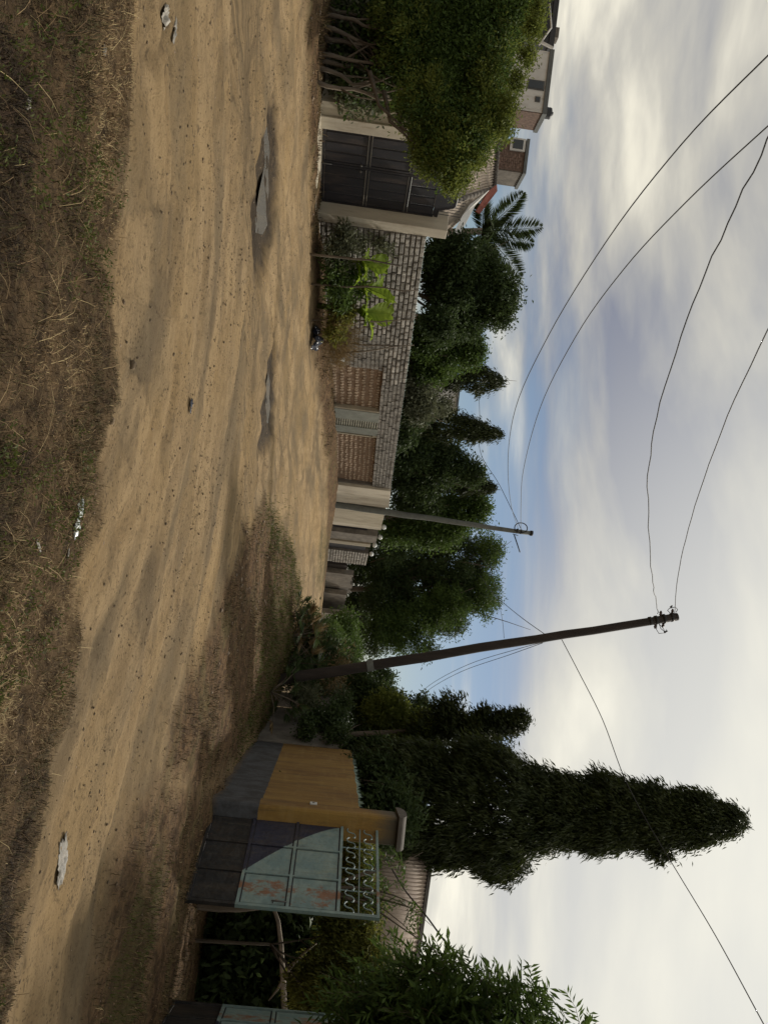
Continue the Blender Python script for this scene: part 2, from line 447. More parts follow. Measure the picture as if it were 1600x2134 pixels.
def build_ground():
    def axis(lo, hi, step, grow, end_lo, end_hi):
        a = list(np.arange(lo, hi, step)); s = step
        while a[-1] < end_hi: s *= grow; a.append(a[-1]+s)
        b = []; s = step; p = lo
        while p > end_lo: s *= grow; p -= s; b.append(p)
        return np.array(b[::-1]+a)
    xs = axis(-7, 6.5, .05, 1.06, -3000, 3000); ys = axis(3, 15, .045, 1.035, -3000, 4000)
    X, Y = np.meshgrid(xs, ys); x = X.ravel(); y = Y.ravel()
    m = masks(x, y); rc = road_coords(x, y)
    z = T(x, y)+relief(x, y, m, rc)
    nx, ny = len(xs), len(ys)
    i = np.arange(nx-1)[None, :]+nx*np.arange(ny-1)[:, None]; i = i.ravel()
    q = np.stack([i, i+1, i+1+nx, i+nx], 1)
    w = mat('earth'); p = gp(w)
    def at(n): return w.add('ShaderNodeAttribute', attribute_name=n).outputs['Fac']
    sv = w.add('ShaderNodeCombineXYZ', {0: at('across'), 1: w.math('MULTIPLY', at('along'), .24), 2: 0.0}).outputs[0]
    n1 = w.noise(sv, 3.0, 8, .68); n2 = w.noise(sv, 1.0, 4, .6, .4); n3 = w.noise(p, 28, 6, .75)
    sv2 = w.add('ShaderNodeCombineXYZ', {0: at('across'), 1: w.math('MULTIPLY', at('along'), .55), 2: 0.0}).outputs[0]
    n4 = w.noise(sv2, 13, 5, .7); n5 = w.noise(p, .55, 4, .6)
    c = w.mix(w.ss(n1, .35, .66), (.40, .29, .165), (.27, .19, .105))
    c = w.mix(w.ss(n2, .42, .64, 0, .85), c, (.165, .128, .082))
    big = w.noise(w.scale(p, (.35, 1.0, 1.0)), 1.1, 5, .6)
    c = w.mix(w.ss(big, .52, .66, 0, .65), c, (.15, .112, .07))
    c = w.mix(w.ss(n5, .42, .68, 0, .4), c, (.37, .25, .115))
    c = w.mix(w.ss(n4, .57, .68, 0, .7), c, (.10, .075, .05))
    n6 = w.noise(p, 9, 8, .8); n7 = w.noise(p, 2.2, 6, .7)
    c = w.mix(w.math('MULTIPLY', w.ss(n6, .50, .66), w.ss(n7, .36, .60, .15, .75)), c, (.115, .083, .052))
    c = w.mix(w.ss(n3, .56, .70, 0, .5), c, (.12, .088, .055))
    c = w.mix(w.ss(n3, .34, .24, 0, .30), c, (.46, .34, .19))
    vn1 = w.noise(p, 6, 8, .75); vn2 = w.noise(p, 1.2, 5, .6)
    vc = w.mix(w.ss(vn1, .38, .62), (.065, .042, .026), (.175, .11, .06))
    vc = w.mix(w.ss(vn2, .48, .68, 0, .5), vc, (.13, .115, .05))
    c = w.mix(at('verge'), c, vc)
    fc = w.mix(w.ss(vn1, .35, .65), (.05, .035, .022), (.15, .10, .055))
    c = w.mix(at('front'), c, fc)
    c = w.mix(w.math('MULTIPLY', at('green'), w.ss(vn1, .38, .62, .1, .75)), c, (.05, .052, .02))
    wet = at('wet')
    c = w.mix(w.math('MULTIPLY', wet, w.ss(n4, .3, .7, .75, 1.0)), c, (.028, .021, .016))
    rg = w.ss(wet, .3, 1.0, .93, .62)
    vor = w.add('ShaderNodeTexVoronoi', {'Vector': p, 'Scale': 26.0, 'Randomness': 1.0}).outputs['Distance']
    vz = w.noise(p, 1.7, 4, .6); spot = w.math('MULTIPLY', w.ss(vor, .30, .16), w.ss(vz, .40, .60))
    c = w.mix(w.math('MULTIPLY', spot, .7), c, (.085, .06, .04))
    vor2 = w.add('ShaderNodeTexVoronoi', {'Vector': w.scale(p, (.45, 1, 1)), 'Scale': 9.0, 'Randomness': 1.0}).outputs['Distance']
    spot2 = w.math('MULTIPLY', w.ss(w.math('ADD', vor2, w.math('MULTIPLY', n3, .25)), .34, .24), w.ss(n7, .42, .60))
    c = w.mix(w.math('MULTIPLY', spot2, .6), c, (.11, .08, .05))
    hh = w.math('ADD', w.math('MULTIPLY', w.noise(p, 40, 6, .8), .8), w.math('MULTIPLY', n4, .6))
    setp(w, color=c, rough=rg, spec=.08, normal=bump(w, hh, 1.0, .035))
    at_ = dict(m); at_['across'] = rc[0]; at_['along'] = rc[1]
    me = np_mesh('ground', np.stack([x, y, z], 1), q, w.m, at_, True)
    tag(link('ground', me), kind='structure')
build_ground()
def TZ(x, y):
    x = np.atleast_1d(np.asarray(x, float)); y = np.atleast_1d(np.asarray(y, float))
    m = masks(x, y); return T(x, y)+relief(x, y, m, road_coords(x, y)), m
def tz(x, y): return float(TZ(x, y)[0][0])

for k, (pl, lab) in enumerate(zip(puddles, ('long shallow puddle shining in the wheel rut before the white gate', 'small bright puddle further along the rut'))):
    cx_ = sum(p[0] for p in pl)/len(pl); cy_ = sum(p[1] for p in pl)/len(pl)
    zz = min(float(TZ(*p)[0][0]) for p in pl)
    zc, _ = TZ(np.linspace(pl[0][0], pl[5][0], 9), np.linspace(pl[0][1], pl[5][1], 9))
    mb = MB(); mb.quad(*[(p[0], p[1], float(np.percentile(zc, 60))) for p in pl])
    tag(mb.obj('water', M['water']), lab, kind='structure')

# ------------------------------------------------------------------ leaves and grass in bulk
def leaf_mesh(name, pos, dirs, L, W, m, var, curl=.15, rng=SEED):
    n = len(pos)
    dirs = dirs/(np.linalg.norm(dirs, axis=1, keepdims=True)+1e-9)
    r = rng.normal(size=(n, 3)); side = np.cross(dirs, r); side /= (np.linalg.norm(side, axis=1, keepdims=True)+1e-9)
    nor = np.cross(dirs, side)
    L = np.broadcast_to(L, (n,))[:, None]; W = np.broadcast_to(W, (n,))[:, None]
    mid = pos+dirs*L*.45+nor*L*curl
    co = np.stack([pos, mid+side*W*.5, pos+dirs*L, mid-side*W*.5], 1).reshape(-1, 3)
    q = np.arange(n*4).reshape(n, 4)
    return np_mesh(name, co, q, m, {'var': np.repeat(var, 4)})

def blob_clusters(blobs, n, rng, shell=.45):
    w = np.array([b[3]*b[4]*b[5] for b in blobs])**.7; w /= w.sum()
    idx = rng.choice(len(blobs), n, p=w)
    B = np.array(blobs)[idx]
    d = rng.normal(size=(n, 3)); d /= np.linalg.norm(d, axis=1, keepdims=True)
    r = (shell**3+(1-shell**3)*rng.random(n))**(1/3)
    lump = .88+.20*np.sin(d[:, 0]*6+B[:, 0]*3)*np.cos(d[:, 2]*5+B[:, 2]*2)+.10*np.sin(d[:, 1]*9+d[:, 2]*11)
    c = B[:, :3]+d*B[:, 3:6]*(r*lump)[:, None]
    return c, d

def crown(parent, base, blobs, n, per, cr, L, W, m, droop=.3, out=.5, shell=.45, seed=1, name='crown', gap=0, gs=1.6, zmin=None, wind=(0, 0, 0)):
    """leaf clusters spread through the ellipsoids (x, y, z, rx, ry, rz) in world metres"""
    rng = np.random.default_rng(seed)
    c, d = blob_clusters(blobs, n, rng, shell)
    if gap:                       # open pockets between the boughs
        q = np.sin(c[:, 0]*gs*2.1+seed)*np.sin(c[:, 1]*gs*1.7+2*seed)*.6+np.sin(c[:, 2]*gs*2.4+c[:, 0]*gs+3)*.6
        k = q > -1.2+gap*1.6; c, d = c[k], d[k]; n = len(c)
    bright = rng.random(n)
    p = np.repeat(c, per, 0)+rng.normal(size=(n*per, 3))*cr*np.array([1, 1, .75])
    dd = np.repeat(d, per, 0)*out+rng.normal(size=(n*per, 3))*.55+np.array([0, 0, -droop])+np.array(wind)
    v = np.clip(np.repeat(bright, per)*.6+rng.random(n*per)*.4, 0, 1)
    if zmin is not None:
        k = p[:, 2] > zmin; p, dd, v = p[k], dd[k], v[k]
    s = rng.uniform(.6, 1.25, len(p))
    o = link(name, leaf_mesh(name, p-np.array(base), dd, L*s, W*s, m, v, rng=rng), parent)
    return o, c
def limbs(parent, base, start, targets, r0, m, seed=0, name='trunk', lean=None, steps=6, split=.35):
    """tapered trunk from base to start, then curved limbs to the targets"""
    rng = random.Random(seed); mb = MB(); b = Vector(base); s = Vector(start)
    def curve(a, c, ra, rb, bend, n=steps):
        pts = []; off = Vector((rng.uniform(-1, 1), rng.uniform(-1, 1), rng.uniform(-.3, .6)))*bend*(c-a).length
        for k in range(n+1):
            t = k/n; pts.append(a.lerp(c, t)+off*(4*t*(1-t)))
        mb.tube([p-b for p in pts], [ra*(1-k/n)+rb*(k/n) for k in range(n+1)], 6)
        return pts
    b2 = b-Vector((0, 0, .3))
    pts = curve(b2, s, r0, r0*.62, .06)
    for t in targets:
        t = Vector(t); q = curve(s, t, r0*.5, r0*.10, .12)
        for _ in range(2):
            e = t+Vector((rng.uniform(-1, 1), rng.uniform(-1, 1), rng.uniform(-.5, 1)))*(t-s).length*split
            curve(q[3], e, r0*.22, r0*.05, .12, 4)
    return mb.obj(name, m, parent, True)

def px(y): return y/F_PX
def blob(u, h, y, ru, rh, depth=None):
    p = P(u, h, y); return (p.x, p.y, p.z, ru*px(y), depth or ru*px(y)*.8, rh*px(y))

def tree(name, label, cat, base, blobs, n, per, cr, L, W, m, trunk_r=.12, fork=None, nl=5, bark='bark', seed=1, group=None, **kw):
    base = Vector(base); e = empty(name, base, 0, label, cat, group)
    _, c = crown(e, base, blobs, n, per, cr, L, W, M[m], seed=seed, **kw)
    rng = np.random.default_rng(seed+50)
    tg = c[rng.choice(len(c), nl)]
    f = fork if fork is not None else (base+Vector(c.mean(0))*1.0)/2
    limbs(e, base, f, tg, trunk_r, M[bark], seed)
    return e

def gbase(u, h, y):
    p = P(u, h, y); return Vector((p.x, p.y, float(T(p.x, p.y))))

# ------------------------------------------------------------------ left street wall frame
A = Vector((-7.32, 20.46, 0)); D = Vector((math.sin(R(24)), math.cos(R(24)), 0)); WROT = R(66)
def s_at(u, h=760, off=0.0):
    """distance along the left frontage seen at this bearing; off = metres towards the road"""
    d = ray(u, h); o = A+Vector((D.y, -D.x, 0))*off
    # (t*d - o) x D = 0
    t = (o.x*D.y-o.y*D.x)/(d.x*D.y-d.y*D.x)
    return (t*d.x-o.x)*D.x+(t*d.y-o.y)*D.y
def wpt(s, off=0): 
    p = A+D*s+Vector((D.y, -D.x, 0))*off; return p
def wz(s, off=0): p = wpt(s, off); return float(T(p.x, p.y))
def u_of_h(u, h, off=0):
    """world height of a picture point lying on the frontage plane"""
    s = s_at(u, h, off); p = wpt(s, off); return P(u, h, p.y).z

# white-piered gate
def white_gate():
    e = empty('white_gateway', A, WROT, 'cream plastered gateway with tall dark metal double gate', 'gateway')
    s0, s1, s2, s3 = s_at(240, 660), s_at(267, 664), s_at(442, 660), s_at(461, 662)
    dz = .62
    top = 3.42
    MB().box(s0, s1, 0, dz, -.3, top-.02).obj('pier', M['cream'], e, bevel=.015)
    MB().box(s2, s3, 0, dz, -.3, top).obj('pier', M['cream'], e, bevel=.015)
    MB().box(s0-.35, s0-.003, .05, dz+1.6, -.3, 2.75).obj('side_wall', M['cream_old'], e)
    # threshold slab
    MB().box(s0-.05, s2+.1, -.55, dz-.05, -.3, .07).obj('threshold', M['cream_old'], e, bevel=.02)
    # leaves
    g0, g1 = s1+.02, s2-.02; yb = dz-.22; zb = .12; mid = (g0+g1)/2
    zr = [zb, 1.22, 2.28, 3.02]
    shared = {}
    for li, (a, b) in enumerate(((g0, mid-.012), (mid+.012, g1))):
        fr = MB(); t = .05
        # outer stiles and the curved head
        fr.box(a, a+t, yb-.03, yb+.03, zb, 3.0); fr.box(b-t, b, yb-.03, yb+.03, zb, 3.0)
        for z in zr: fr.box(a+t, b-t, yb-.028, yb+.028, z-.03, z+.03)
        fr.obj('leaf_frame', M['blackmetal'], e)
        for z in zr[1:3]:
            for dz_ in (-.045, .045): MB().box(a+t, b-t, yb-.045, yb-.030, z+dz_-.01, z+dz_+.01).obj('rail', M['rail'], e)
        nc = 4; wd = (b-a-2*t)/nc
        for r_ in range(3):
            for c_ in range(nc):
                key = (r_, li)
                if key not in shared:
                    mb = MB(); ph = zr[r_+1]-zr[r_]-.075
                    mb.box(-wd/2+.012, wd/2-.012, -.012, .012, 0, ph)
                    mb.box(-wd/2+.03, wd/2-.03, -.02, -.012, .03, ph-.03)
                    shared[key] = mb.mesh('panel', M['blackmetal'])
                link('panel', shared[key], e, (a+t+wd*(c_+.5), yb, zr[r_]+.037))
        # S-curved head plate: low at the piers, high in the middle
        n = 16; mb = MB(); pts = []
        for k in range(n+1):
            x = a+(b-a)*k/n; q = (x-g0)/(g1-g0); q = min(q, 1-q)*2
            z = 3.10+.40*float(sstep(.16, .34, q))+.03*math.sin(q*3)
            pts.append((x, z))
        for k in range(n):
            (x0, z0), (x1, z1) = pts[k], pts[k+1]
            mb.quad((x0, yb-.012, 3.03), (x1, yb-.012, 3.03), (x1, yb-.012, z1), (x0, yb-.012, z0))
            mb.quad((x1, yb+.012, 3.03), (x0, yb+.012, 3.03), (x0, yb+.012, z0), (x1, yb+.012, z1))
        mb.tube([(x, yb, z) for x, z in pts], .025, 6)
        mb.obj('head_plate', M['blackmetal'], e)
    for s in (-1, 1):
        mb = MB(); mb.lathe([(.001, -.03), (.022, -.025), (.03, 0), (.022, .025), (.001, .03)], (mid+s*.09, yb-.07, 1.05), 10)
        mb.obj('handle', M['rail'], e, True)
    mb = MB(); mb.tube([(mid, yb-.06, .02), (mid, yb-.06, .34)], .014, 8); mb.tube([(mid-.04, yb-.09, .05), (mid+.04, yb-.09, .05)], .012, 6)
    mb.obj('drop_bolt', M['rail'], e, True)
    # row of steel spikes behind on the head
    mb = MB()
    for k in range(26):
        x = g0+(g1-g0)*(k+.5)/26; mb.bar((x, yb+.06, 3.0), (x+.02, yb+.06, 3.72+.05*math.sin(k)), .012)
    o = mb.obj('spikes', M['blackmetal'], e); o['kind'] = 'stuff'
    return s3
S_GATE = white_gate()

# coral block wall
def block_wall():
    sE = s_at(1012, 760); sB = S_GATE+.01
    e = empty('block_wall', A, WROT, 'long coral block boundary wall with two stone filled bays', 'wall')
    H = 2.78
    z0, zE = wz(sB), wz(sE)
    # straight top line and courses following the slope
    zt0 = u_of_h(500, 888)-.0; sE0 = s_at(500, 888); ztE = u_of_h(1012, 816)
    sl = (ztE-zt0)/(sE-sE0)
    def top(s): return zt0+sl*(s-sE0)
    i1 = (s_at(768), s_at(855)); lou = (s_at(859), s_at(905)); i2 = (s_at(911), s_at(1010))
    open_h = top(i1[0])-sl*i1[0]-.80   # opening head in sheared coordinates
    c0 = top(0)                        # top at s=0 ; z = c + sl*s
    open_h = c0-.80
    mb = MB()                          # backing wall in mortar
    mb.box(sB, i1[0], .03, .22, c0-3.4, c0-.02, sl); mb.box(i1[0], i2[1], .03, .22, c0-.80, c0-.02, sl); mb.box(i2[1], sE, .03, .22, c0-3.4, c0-.02, sl)
    mb.obj('wall_core', M['mortar'], e)
    rng = random.Random(5)
    ch, bl = .139, .37
    places = []
    for r_ in range(23):
        zc = c0-ch*(r_+.5); s = sB-(.2 if r_ % 2 else 0)
        while s < sE:
            w_ = bl*rng.uniform(.72, 1.22); a, b = max(s, sB), min(s+w_, sE); s += w_
            if b-a < .08: continue
            if zc < open_h:
                if a < i2[1] and b > i1[0]:
                    if a < i1[0]-.1: b = i1[0]
                    elif b > i2[1]+.1: a = i2[1]
                    else: continue
            mid_ = (a+b)/2
            if zc+sl*mid_ < wz(mid_)-.1: continue
            places.append((a, b, zc))
    def near(p): return wpt((p[0]+p[1])/2).y+(0 if p[2] > c0-.9 else 2.5)
    places.sort(key=near)
    variants = []
    for k in range(8):
        q = random.Random(k); m_ = MB(); g = .012
        v = [];
        for z in (-.5+g*6, .5-g*6):
            for x, y in ((-.5, 0), (.5, 0), (.5, 1), (-.5, 1)): v.append((x*(1-.05*q.random()), y, z*(1-.12*q.random())))
        m_.v = v; m_.f = [(0, 3, 2, 1), (4, 5, 6, 7), (0, 1, 5, 4), (1, 2, 6, 5), (2, 3, 7, 6), (3, 0, 4, 7)]
        # raised centre of the face
        i = len(m_.v); m_.v += [(-.40, -.14, -.30), (.40, -.16, -.32), (.39, -.12, .30), (-.41, -.15, .32)]
        m_.f = [f for f in m_.f if f != (0, 1, 5, 4)]
        m_.f += [(0, 1, i+1, i), (1, 5, i+2, i+1), (5, 4, i+3, i+2), (4, 0, i, i+3), (i, i+1, i+2, i+3)]
        variants.append(m_.mesh('coral_block', M['coral']))
    rot_y = -math.atan(sl)
    rest = MB()
    for k, (a, b, zc) in enumerate(places):
        mid_ = (a+b)/2
        proud = rng.uniform(-.012, .02)
        if k < 296:
            o = link('coral_block', variants[rng.randrange(8)], e, (mid_, .005-proud, zc+sl*mid_))
            o.scale = (b-a-.034, .12, ch-.020); o.rotation_euler = (0, rot_y+rng.uniform(-.012, .012), 0)
        else:
            rest.box(a+.014, b-.014, -.012-proud, .04, zc-ch/2+.012, zc+ch/2-.012, sl)
    o = rest.obj('coral_blocks', M['coral'], e); o['kind'] = 'stuff'
    # stone filled bays
    for (a, b), rows, cw in ((i1, 8, .19), (i2, 11, .20)):
        mb = MB().box(a, b, .16, .24, c0-3.3, open_h-.003, sl); mb.obj('infill_panel', M['mud'], e)
        st = MB(); rh = 2.05/rows
        for r_ in range(rows+1):
            x = a+.04
            while x < b-.1:
                w_ = cw*rng.uniform(.75, 1.1)
                if rng.random() > .06:
                    zc = open_h-rh*(r_+.52)+rng.uniform(-.02, .02); hh = rh*rng.uniform(.24, .34)
                    pr = .155-rng.uniform(.01, .035)
                    i = len(st.v); xm = x+w_*.45
                    ring = [(xm+w_*.40*math.cos(t)*rng.uniform(.85, 1.1), zc+hh*math.sin(t)*rng.uniform(.8, 1.15)) for t in [j*math.pi/3+.4 for j in range(6)]]
                    for xx, z_ in ring: st.v.append((xx, .17, z_+sl*xx))
                    for xx, z_ in ring: st.v.append((xm+(xx-xm)*.8, pr, zc+(z_-zc)*.8+sl*xx))
                    for j in range(6): st.f.append((i+j, i+(j+1) % 6, i+6+(j+1) % 6, i+6+j))
                    st.f.append(tuple(i+6+j for j in range(6)))
                x += w_
        o = st.obj('infill_stones', M['coral_warm'], e); o['kind'] = 'stuff'
    # pale trim beside and above the bays
    MB().box(i1[1]+.002, i1[1]+.09, .0, .2, c0-3.3, open_h-.004, sl).obj('trim', M['cream_old'], e)
    MB().box(i1[0]-.20, i1[0]-.002, .02, .2, c0-3.3, open_h+.01, sl).obj('trim', M['mud'], e)
    # louvred vent between grey pilasters
    pw = (lou[1]-lou[0])
    MB().box(i1[1]+.092, lou[0]+pw*.38, -.02, .2, c0-3.3, open_h-.004, sl).obj('pilaster', M['greygreen'], e)
    MB().box(lou[1]-pw*.30, lou[1], -.02, .2, c0-3.3, open_h-.004, sl).obj('pilaster', M['greygreen'], e)
    MB().box(lou[0]+pw*.38+.002, lou[1]-pw*.30-.002, .13, .2, c0-3.3, open_h-.01, sl).obj('vent_back', M['mortar'], e)
    x0, x1 = lou[0]+pw*.38+.004, lou[1]-pw*.30-.004
    MB().box(x0, x1, .02, .13, c0-3.3, open_h-1.75, sl).obj('vent_sill', M['greygreen'], e)
    sm = MB().box(x0, x1, -.0, .125, -.022, .022, sl*0).mesh('vent_slat', M['slat'])
    for k in range(19):
        o = link('vent_slat', sm, e, (0, 0, open_h-.05-k*.088+sl*(x0+x1)/2)); o.rotation_euler = (0, 0, 0)
    MB().box(lou[1]+.002, i2[0]-.06, .10, .2, c0-3.3, open_h-.18, sl).obj('dark_slot', M['void'], e)
    MB().box(i2[0]-.058, i2[0]-.002, .02, .2, c0-3.3, open_h-.004, sl).obj('trim', M['cream_old'], e)
    MB().box(lou[1]+.002, i2[0]-.06, .0, .09, open_h-.18, open_h-.004, sl).obj('lintel', M['cream_old'], e)
    # glass bits on top
    gl = MB()
    for k in range(240):
        s = sB+(sE-sB)*(k+rng.random())/240; z = c0+sl*s-.03
        y = rng.uniform(.05, .19); h_ = rng.uniform(.03, .07); w_ = .022
        gl.v += [(s-w_, y, z), (s+w_, y, z), (s+rng.uniform(-.02, .02), y+.006, z+h_), (s, y+.02, z)]; i = len(gl.v)-4
        gl.f += [(i, i+1, i+2), (i+1, i+3, i+2), (i+3, i, i+2)]
    o = gl.obj('glass_shards', M['glassgreen'], e); o['kind'] = 'stuff'
    return sE, c0, sl
S_END, C0, SL = block_wall()

def far_frontage():
    # plain cream panel after the blocks
    e = empty('plaster_wall', wpt(S_END), WROT, 'plain cream wall panel left of the grey concrete pole', 'wall')
    L1 = s_at(1048)-S_END
    zt = u_of_h(1012, 816); z1 = u_of_h(1048, 812)
    s = (z1-zt)/L1
    MB().box(.003, L1, -.12, .22, -.2, zt, s).obj('panel', M['cream'], e, bevel=.01)
    MB().box(L1+.004, L1+.14, -.02, .2, -.2, zt-.1, s).obj('return', M['greygreen'], e)
    s2 = s_at(1060)-.25; e2 = empty('plaster_wall', wpt(s2), WROT, 'cream wall right of the concrete pole, ending at the lamp column', 'wall')
    L2 = s_at(1091)-s2; zt2 = u_of_h(1075, 800)
    MB().box(0, L2, -.10, .22, .2, zt2, -.01).obj('panel', M['cream_old'], e2, bevel=.01)
    # gateway with globes
    sg = s2+L2+.01; e3 = empty('lamp_gateway', wpt(sg), WROT, 'far gateway of stone columns topped with round white lamps', 'gateway')
    def seg(u): return s_at(u)-sg
    def zz(u, h): return u_of_h(u, h)
    g = wz(sg)
    MB().box(.0, seg(1099), -.05, .2, g-.3, zz(1097, 795)).obj('column', M['cream'], e3, bevel=.01)
    MB().box(seg(1099)+.02, seg(1109)-.02, .1, .16, g-.3, zz(1104, 766)).obj('gate_leaf', M['blackmetal'], e3)
    MB().box(seg(1109), seg(1124), -.15, .2, g-.3, zz(1116, 786)).obj('column', M['greywall'], e3, bevel=.01)
    MB().box(seg(1129), seg(1135), -.12, .2, g-.3, zz(1132, 772)).obj('column', M['cream_old'], e3, bevel=.01)
    MB().box(seg(1124)+.01, seg(1129)-.01, .0, .2, g-.3, zz(1127, 768)).obj('wall_panel', M['coral_warm'], e3)
    MB().box(seg(1135)+.02, seg(1152)-.02, .1, .16, g-.3, zz(1143, 762)).obj('gate_leaf', M['blackmetal'], e3)
    for k, (u, h) in enumerate(((1095, 801), (1117, 793), (1135, 781), (1154, 774))):
        x = seg(u); z = zz(u, h); r_ = .125
        prof = [(max(.001, r_*math.sin(a)), -r_*math.cos(a)) for a in [math.pi*j/9 for j in range(10)]]
        gl_ = MB().lathe(prof, (x, .03, z), 14).obj('lamp_globe', M['globe'], e3, True)
        MB().lathe([(.03, -.34), (.03, -.13), (.06, -.11)], (x, .03, z), 8).obj('lamp_stem', M['blackmetal'], e3, True)
    # banded stone panel
    e4 = empty('stone_wall_end', wpt(s_at(1153)), WROT, 'short banded stone wall right of the lamp gateway', 'wall')
    o0 = s_at(1153); L4 = s_at(1178)-o0; g4 = wz(o0); t4 = u_of_h(1165, 766)
    MB().box(0, L4, .02, .3, g4-.3, t4-.02).obj('wall_core', M['mortar'], e4)
    rg = random.Random(8); rows = 15; sh = (t4-g4)/rows
    sm = MB()
    for r_ in range(rows):
        x = 0
        while x < L4-.05:
            w_ = rg.uniform(.18, .34); b = min(x+w_, L4)
            sm.box(x+.015, b-.015, -.02*rg.random(), .03, g4+sh*r_+.02, g4+sh*(r_+1)-.025); x = b
    o = sm.obj('stones', M['coral'], e4); o['kind'] = 'stuff'
    # dark brown shed then ruined walls
    def plot(name, label, cat, u0, u1, ht, mt, off, th=.3, ragged=0, seed=0, hb=0):
        a = s_at(u0, 720, off); b = s_at(u1, 720, off)
        e_ = empty(name, wpt(a, off), WROT, label, cat)
        g_ = wz(a, off); t_ = P((u0+u1)/2, ht, wpt((a+b)/2, off).y).z; rg_ = random.Random(seed)
        n = 10; mb = MB(); L = b-a
        for k in range(n):
            z = t_-(rg_.uniform(0, ragged) if ragged else 0)
            mb.box(L*k/n, L*(k+1)/n, 0, th+.01*(k % 2), g_-.3, z)
        mb.obj('wall_body', M[mt], e_)
        return e_, L, g_, t_
    plot('shed_wall', 'dark brown plank shed front under the spreading tree', 'shed', 1179, 1196, 722, 'polewood', -.4)
    e5, L5, g5, t5 = plot('ruined_wall', 'grey unfinished wall with crumbling top under the spreading tree', 'wall', 1197, 1236, 735, 'greywall', -.1, ragged=.25, seed=3)
    e6, L6, g6, t6 = plot('ruined_wall', 'lower grey stone wall farthest along the left side', 'wall', 1240, 1290, 722, 'greywall', .3, ragged=.2, seed=5)
    plot('small_block_hut', 'low grey hut behind the palm scrub', 'hut', 1282, 1330, 730, 'greywall', 1.2, ragged=.05, seed=7)
far_frontage()

# ------------------------------------------------------------------ utility poles
def pole(label, b, t, r0, r1, m, name='utility_pole'):
    b = Vector(b); t = Vector(t); e = empty(name, b, 0, label, 'utility pole')
    n = 14; rg = random.Random(2); pts = []; rr = []
    for k in range(n+1):
        q = k/n; p = (t-b)*q+Vector((rg.uniform(-1, 1), rg.uniform(-1, 1), 0))*.018*(1 if 0 < k < n else 0)
        pts.append(p); rr.append((r0+(r1-r0)*q)*(1+rg.uniform(-.03, .03)))
    MB().tube([pts[0]-(t-b).normalized()*.6]+pts, [r0]+rr, 14).obj('shaft', m, e, True)
    return e, (t-b)
YP = 22.0
pb = P(1420, 590, YP); pb.z = float(T(pb.x, pb.y))-.05; pt = P(1285, 1411, YP)
e, ax = pole('dark wooden utility pole leaning left over the fork in the track', pb, pt, .155, .105, M['polewood'])
dn = ax.normalized()
for k, (q, r_) in enumerate(((.945, .13), (.965, .14), (.93, .125), (.985, .125))): 
    c = ax*q; MB().tube([c-dn*.035, c+dn*.035], [r_, r_], 12).obj('clamp_band', M['wire'], e, True)
mb = MB(); c = ax*.995
mb.tube([c, c+dn*.05], [.115, .09], 12); mb.obj('pole_cap', M['wire'], e, True)
# insulators on both sides
def insul(c, sgn, name='insulator'):
    mb = MB(); o = Vector((sgn, 0, 0)); prof = [.02, .045, .03, .045, .03, .02]
    mb.tube([c+o*(.10+.03*k) for k in range(6)], prof, 10); return mb.obj(name, M['porcelain'], e, True)
insul(ax*.955, -1); insul(ax*.985, -1); insul(ax*.945, 1); insul(ax*.965, 1)
def jump(pts, r_=.009, nm='jumper_wire'):
    mb = MB(); mb.tube(pts, r_, 5); return mb.obj(nm, M['wire'], e, True)
def PP(u, h, y=YP): return P(u, h, y)-pb
jump([PP(1279, 1397), PP(1272, 1390), PP(1268, 1394), PP(1265, 1406), PP(1270, 1411), PP(1276, 1408)], .011)
jump([PP(1300, 1368), PP(1312, 1367), PP(1320, 1372), PP(1319, 1386), PP(1308, 1380), PP(1299, 1371)], .010)
jump([PP(1299, 1372), PP(1310, 1376), PP(1317, 1385), PP(1312, 1388)], .010)
MB().tube([PP(1318, 1383), PP(1315, 1390)], [.03, .02], 8).obj('wire_clamp', M['wire'], e, True)
MB().tube([PP(1266, 1396), PP(1262, 1400)], [.03, .02], 8).obj('wire_clamp', M['wire'], e, True)
# sheet of tin nailed round the shaft
q0, q1 = .222, .238
mb = MB(); mb.tube([ax*q0, ax*q1], [.16, .158], 14, False); mb.obj('tin_collar', M['concrete'], e, True)

Y2 = 36.3
b2 = P(1051, 696, Y2); b2.z = float(T(b2.x, b2.y))-.05; t2 = P(1111, 1105, Y2)
e2p, ax2 = pole('slim grey concrete pole standing between the cream wall panels', b2, t2, .17, .095, M['concrete'])
d2 = ax2.normalized()
for q in (.93, .95): MB().tube([ax2*q-d2*.03, ax2*q+d2*.03], [.12, .12], 10).obj('clamp_band', M['wire'], e2p, True)
mb = MB(); c = ax2*.945; n = 18
mb.tube([c+Vector((-.12, -.14, 0))+Vector((.30*math.cos(2*math.pi*k/n)*.8-.05, 0, .30*math.sin(2*math.pi*k/n))) for k in range(n+1)], .025, 5, False)
mb.obj('cable_coil', M['wire'], e2p, True)
mb = MB(); mb.tube([P(1115, 1071, Y2)-b2, P(1151, 1083, Y2)-b2], .028, 6); mb.tube([P(1113, 1068, Y2)-b2, P(1116, 1079, Y2)-b2], .02, 6)
mb.obj('bracket_arm', M['wire'], e2p, True)
mb = MB(); c = ax2*.998; mb.tube([c, c+d2*.12], [.13, .13], 10); mb.obj('pole_cap', M['wire'], e2p, True)

